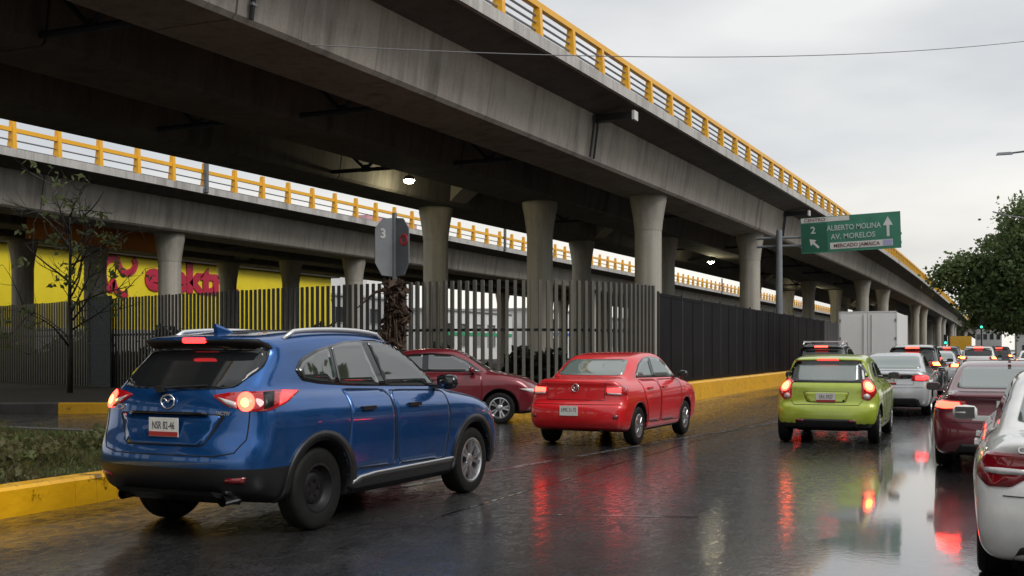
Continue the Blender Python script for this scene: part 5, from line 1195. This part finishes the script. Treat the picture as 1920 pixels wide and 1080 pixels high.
big_tree('largest leafy tree overhanging the right side of the road', 5.2, 92, [(-1.5, 0, 7.4, 3.9), (-5.0, 1, 6.3, 2.5), (-8.2, 0, 6.7, 1.3), (-6.6, 0, 7.6, 1.4), (-4.2, 3, 8.6, 2.2), (-1.6, 0, 10.6, 2.9), (1.6, 2, 11.6, 2.9), (4, -2, 9, 4.5), (-3.4, -1, 4.4, 2.1), (.3, -2, 4.2, 2.7), (-6.0, -1, 4.6, 1.4), (2.5, -2, 3.9, 2.2), (-1.5, -3, 3.4, 1.5)], .22, 150, 3.8, .42, group='street trees along the right pavement')
big_tree('dense dark tree behind the largest one, lower over the road', 5.5, 128, [(-1.5, 0, 8.0, 4.2), (-5.2, 0, 6.6, 2.6), (2, 0, 11, 4.4), (-3.0, 2, 4.8, 2.8), (-6, 0, 4.6, 1.6), (4, 0, 7, 4.5), (1.5, -2, 4.2, 3.0), (3.5, -3, 3.6, 2.4)], .33, 85, 4, .45, group='street trees along the right pavement')
big_tree('smaller tree at the far right end of the road', 5.6, 172, [(-1.5, 0, 7.0, 3.8), (-4.4, 0, 5.4, 2.2), (2.5, 0, 9, 4.5)], .42, 55, 4, .4, group='street trees along the right pavement')
big_tree('near tree whose leaf tips hang into the top right corner', 5.4, 14.5, [(-4.60, -.4, 5.78, .27), (-3.3, .2, 6.5, 1.0), (0, 0, 6.6, 1.9), (1.5, 1, 6.2, 1.6)], .12, 200, 4, .2)
for y, w_ in ((-5, 'behind the camera'), (27, 'opposite the fence corner'), (40, 'opposite the black fence')): big_tree('leafy street tree on the right pavement '+w_, 9.5, y, [(0, 0, 5.6, 2.6), (-1.2, 1.4, 5.2, 1.9), (.8, -1.6, 5.0, 2.0)], .3, 60, 3, .25, group='street trees outside the frame')
# sparse young tree before the fence at the left
T0 = at(131, 655, 33.0)
t = thing('young_tree', 'sparse thin young tree standing before the slatted fence at the left', 'tree', (T0.x, T0.y, .2))
b = MB(); b.tube([(0, 0, 0), (.04, 0, 1.4), (-.03, .02, 2.8), (.02, 0, 4.2), (-.05, .05, 5.3)], [.085, .07, .055, .04, .02], 8); b.build('trunk', M['bark_black'], t, True)
tips = []; bb = MB()
def branch(p, d, ln, r, lev):
    pts = [p]; dd = d.copy()
    for k in range(4): dd = (dd+Vector(rng.normal(size=3)*.16)+Vector((0, 0, .05))).normalized(); pts.append(pts[-1]+dd*ln/4)
    bb.tube(pts, [r, r*.85, r*.7, r*.5, r*.3], 5)
    if lev == 0: tips.extend(pts[2:]); return
    for k in range(rng.integers(3, 5)):
        i = rng.integers(1, 5); nd_ = (dd+Vector(rng.normal(size=3)*.75)).normalized(); branch(pts[i], nd_, ln*rng.uniform(.45, .7), r*.5, lev-1)
for z in np.linspace(1.35, 5.2, 17):
    a = rng.uniform(0, 2*PI); sd = rng.choice([-1, 1]); d = (rt*sd*rng.uniform(.6, 1)+fw*rng.normal()*.4+Vector((0, 0, rng.uniform(.7, 1.3)))).normalized(); branch(Vector((0, 0, z)), d, rng.uniform(1.1, 2.1)*(1.15-.08*z), .034, 2)
bb.build('branches', M['bark_black'], t, True)
tp = np.array([tuple(p) for p in tips]); keep = rng.random(len(tp)) < .12; keep &= ~((tp[:, 2] > 4.6) & (rng.random(len(tp)) < .75)); tp = tp[keep]
V, F = leaf_quads(np.repeat(tp, 7, 0)+rng.normal(size=(len(tp)*7, 3))*.13, None, .13, 1.7); big_mesh('crown', V, F, M['leaf_young'], t)
# dark hedge behind the fence at the left
hc = []
for s in np.arange(0, cum[-1]-11.5, .06):
    p = at_len(s); q = at_len(s+.2); d = (q-p)/np.linalg.norm(q-p); nn = np.array([-d[1], d[0]]); hh = 1.35+.45*math.sin(s*.9)+.3*math.sin(s*2.3+1)
    k = 26; z = rng.random(k)**.8*hh; off_ = .5+rng.random(k)*.7; c = np.stack([p[0]+nn[0]*off_+d[0]*rng.normal(size=k)*.2, p[1]+nn[1]*off_+d[1]*rng.normal(size=k)*.2, z+.2], -1); hc.append(c)
V, F = leaf_quads(np.concatenate(hc), None, .16); tag(big_mesh('hedge', V, F, M['hedge'], None), 'dark green hedge growing behind the slatted fence at the left', 'hedge')
# low dark hedge behind the right part of the fence
hc = []
for s in np.arange(cum[-1]-11.0, cum[-1]-1.5, .06):
    p = at_len(s); q = at_len(s+.2); d = (q-p)/np.linalg.norm(q-p); nn = np.array([-d[1], d[0]]); hh = 1.0+.3*math.sin(s*1.7)+.2*math.sin(s*4.1)
    k = 34; c = np.stack([p[0]+nn[0]*(1.0+rng.random(k)*.8), p[1]+nn[1]*(1.0+rng.random(k)*.8), .2+rng.random(k)*hh], -1); hc.append(c)
V, F = leaf_quads(np.concatenate(hc), None, .15); tag(big_mesh('hedge', V, F, M['hedge'], None), 'low dark hedge behind the paler slats near the fence corner', 'hedge')
# dry brown vine on the sign post
pv3 = np.array([pv.x, pv.y]); t = thing('dry_vine', 'brown dried vine heaped over the sign post in front of the fence', 'vine', (pv.x, pv.y, .2))
b = MB()
for k in range(70):
    a = rng.uniform(0, 2*PI); r0 = rng.uniform(.05, .28); top = 2.95-abs(rng.normal())*.5; pts = []
    for j in range(8):
        f_ = j/7; pts.append((math.cos(a+f_*.6)*r0*(.5+.9*f_)+rng.normal()*.03, math.sin(a+f_*.6)*r0*(.5+.9*f_)+rng.normal()*.03, top*(1-f_)))
    b.tube(pts, [.016]*8, 4, False)
b.tube([tuple(rt*(-.0)+Vector((0, 0, 2.75))), tuple(rt*(-.45)+Vector((0, 0, 2.6))), tuple(rt*(-.85)+Vector((0, 0, 2.25)))], [.05, .035, .015], 5)
b.build('stems', M['dry_vine'], t)
zz = rng.random(900); ang = rng.random(900)*2*PI; rr = (.10+.30*rng.random(900))*(1.05-.45*zz)*(1+.35*np.sin(zz*9+ang)); V, F = leaf_quads(np.stack([np.cos(ang)*rr, np.sin(ang)*rr, zz*2.85], -1), None, .12, 2.2); big_mesh('dry_leaves', V, F, M['dry_vine'], t)
# grass and weeds on the island
def blades(n, xr, yr, hmin, hmax, poly=None):
    X = rng.uniform(*xr, n); Y = rng.uniform(*yr, n); 
    edge = np.interp(Y, [-6, 8.2, 9.6, 10.8, 11.8, 12.5, 12.9, 13.1], [-8.34, -8.34, -8.42, -8.75, -9.3, -10.1, -11.3, -14]); k = (X < edge) & (Y < 13.0); X, Y = X[k], Y[k]; n = len(X)
    cl = (np.sin(X*3.1+1.3*np.sin(Y*2.2))+np.sin(Y*4.3+X))*.25+.6; h = rng.uniform(hmin, hmax, n)*np.clip(cl, .25, 1.3); a = rng.random(n)*2*PI; w = rng.uniform(.006, .014, n); ln = rng.uniform(.1, .6, n)*h; b_ = rng.random(n)*2*PI
    base = np.stack([X, Y, np.full(n, .19)], -1); side = np.stack([np.cos(a)*w, np.sin(a)*w, 0*w], -1); tip = base+np.stack([np.cos(b_)*ln, np.sin(b_)*ln, h], -1); mid = base+np.stack([np.cos(b_)*ln*.35, np.sin(b_)*ln*.35, h*.6], -1)
    V = np.stack([base-side, base+side, mid+side*.8, tip, mid-side*.8], 1).reshape(-1, 3); F = np.arange(5*n).reshape(n, 5); return V, F
V, F = blades(110000, (-17, -8.2), (5, 13.1), .04, .19); tag(big_mesh('grass', V, F, M['grass'], None), kind='stuff')
n = 2200; X = rng.uniform(-14.5, -8.45, n); Y = rng.uniform(6.2, 12.0, n); k = (X < -8.45-.0*Y); X, Y = X[k], Y[k]; dens = (np.sin(X*2.3)+np.cos(Y*1.9+X) > .1); X, Y = X[dens], Y[dens]
cc = np.repeat(np.stack([X, Y, rng.uniform(.26, .40, len(X))], -1), 22, 0)+rng.normal(size=(len(X)*22, 3))*np.array([.10, .10, .06]); V, F = leaf_quads(cc, None, .055, 1.6); tag(big_mesh('ground_cover', V, F, M['grass'], None), kind='stuff')
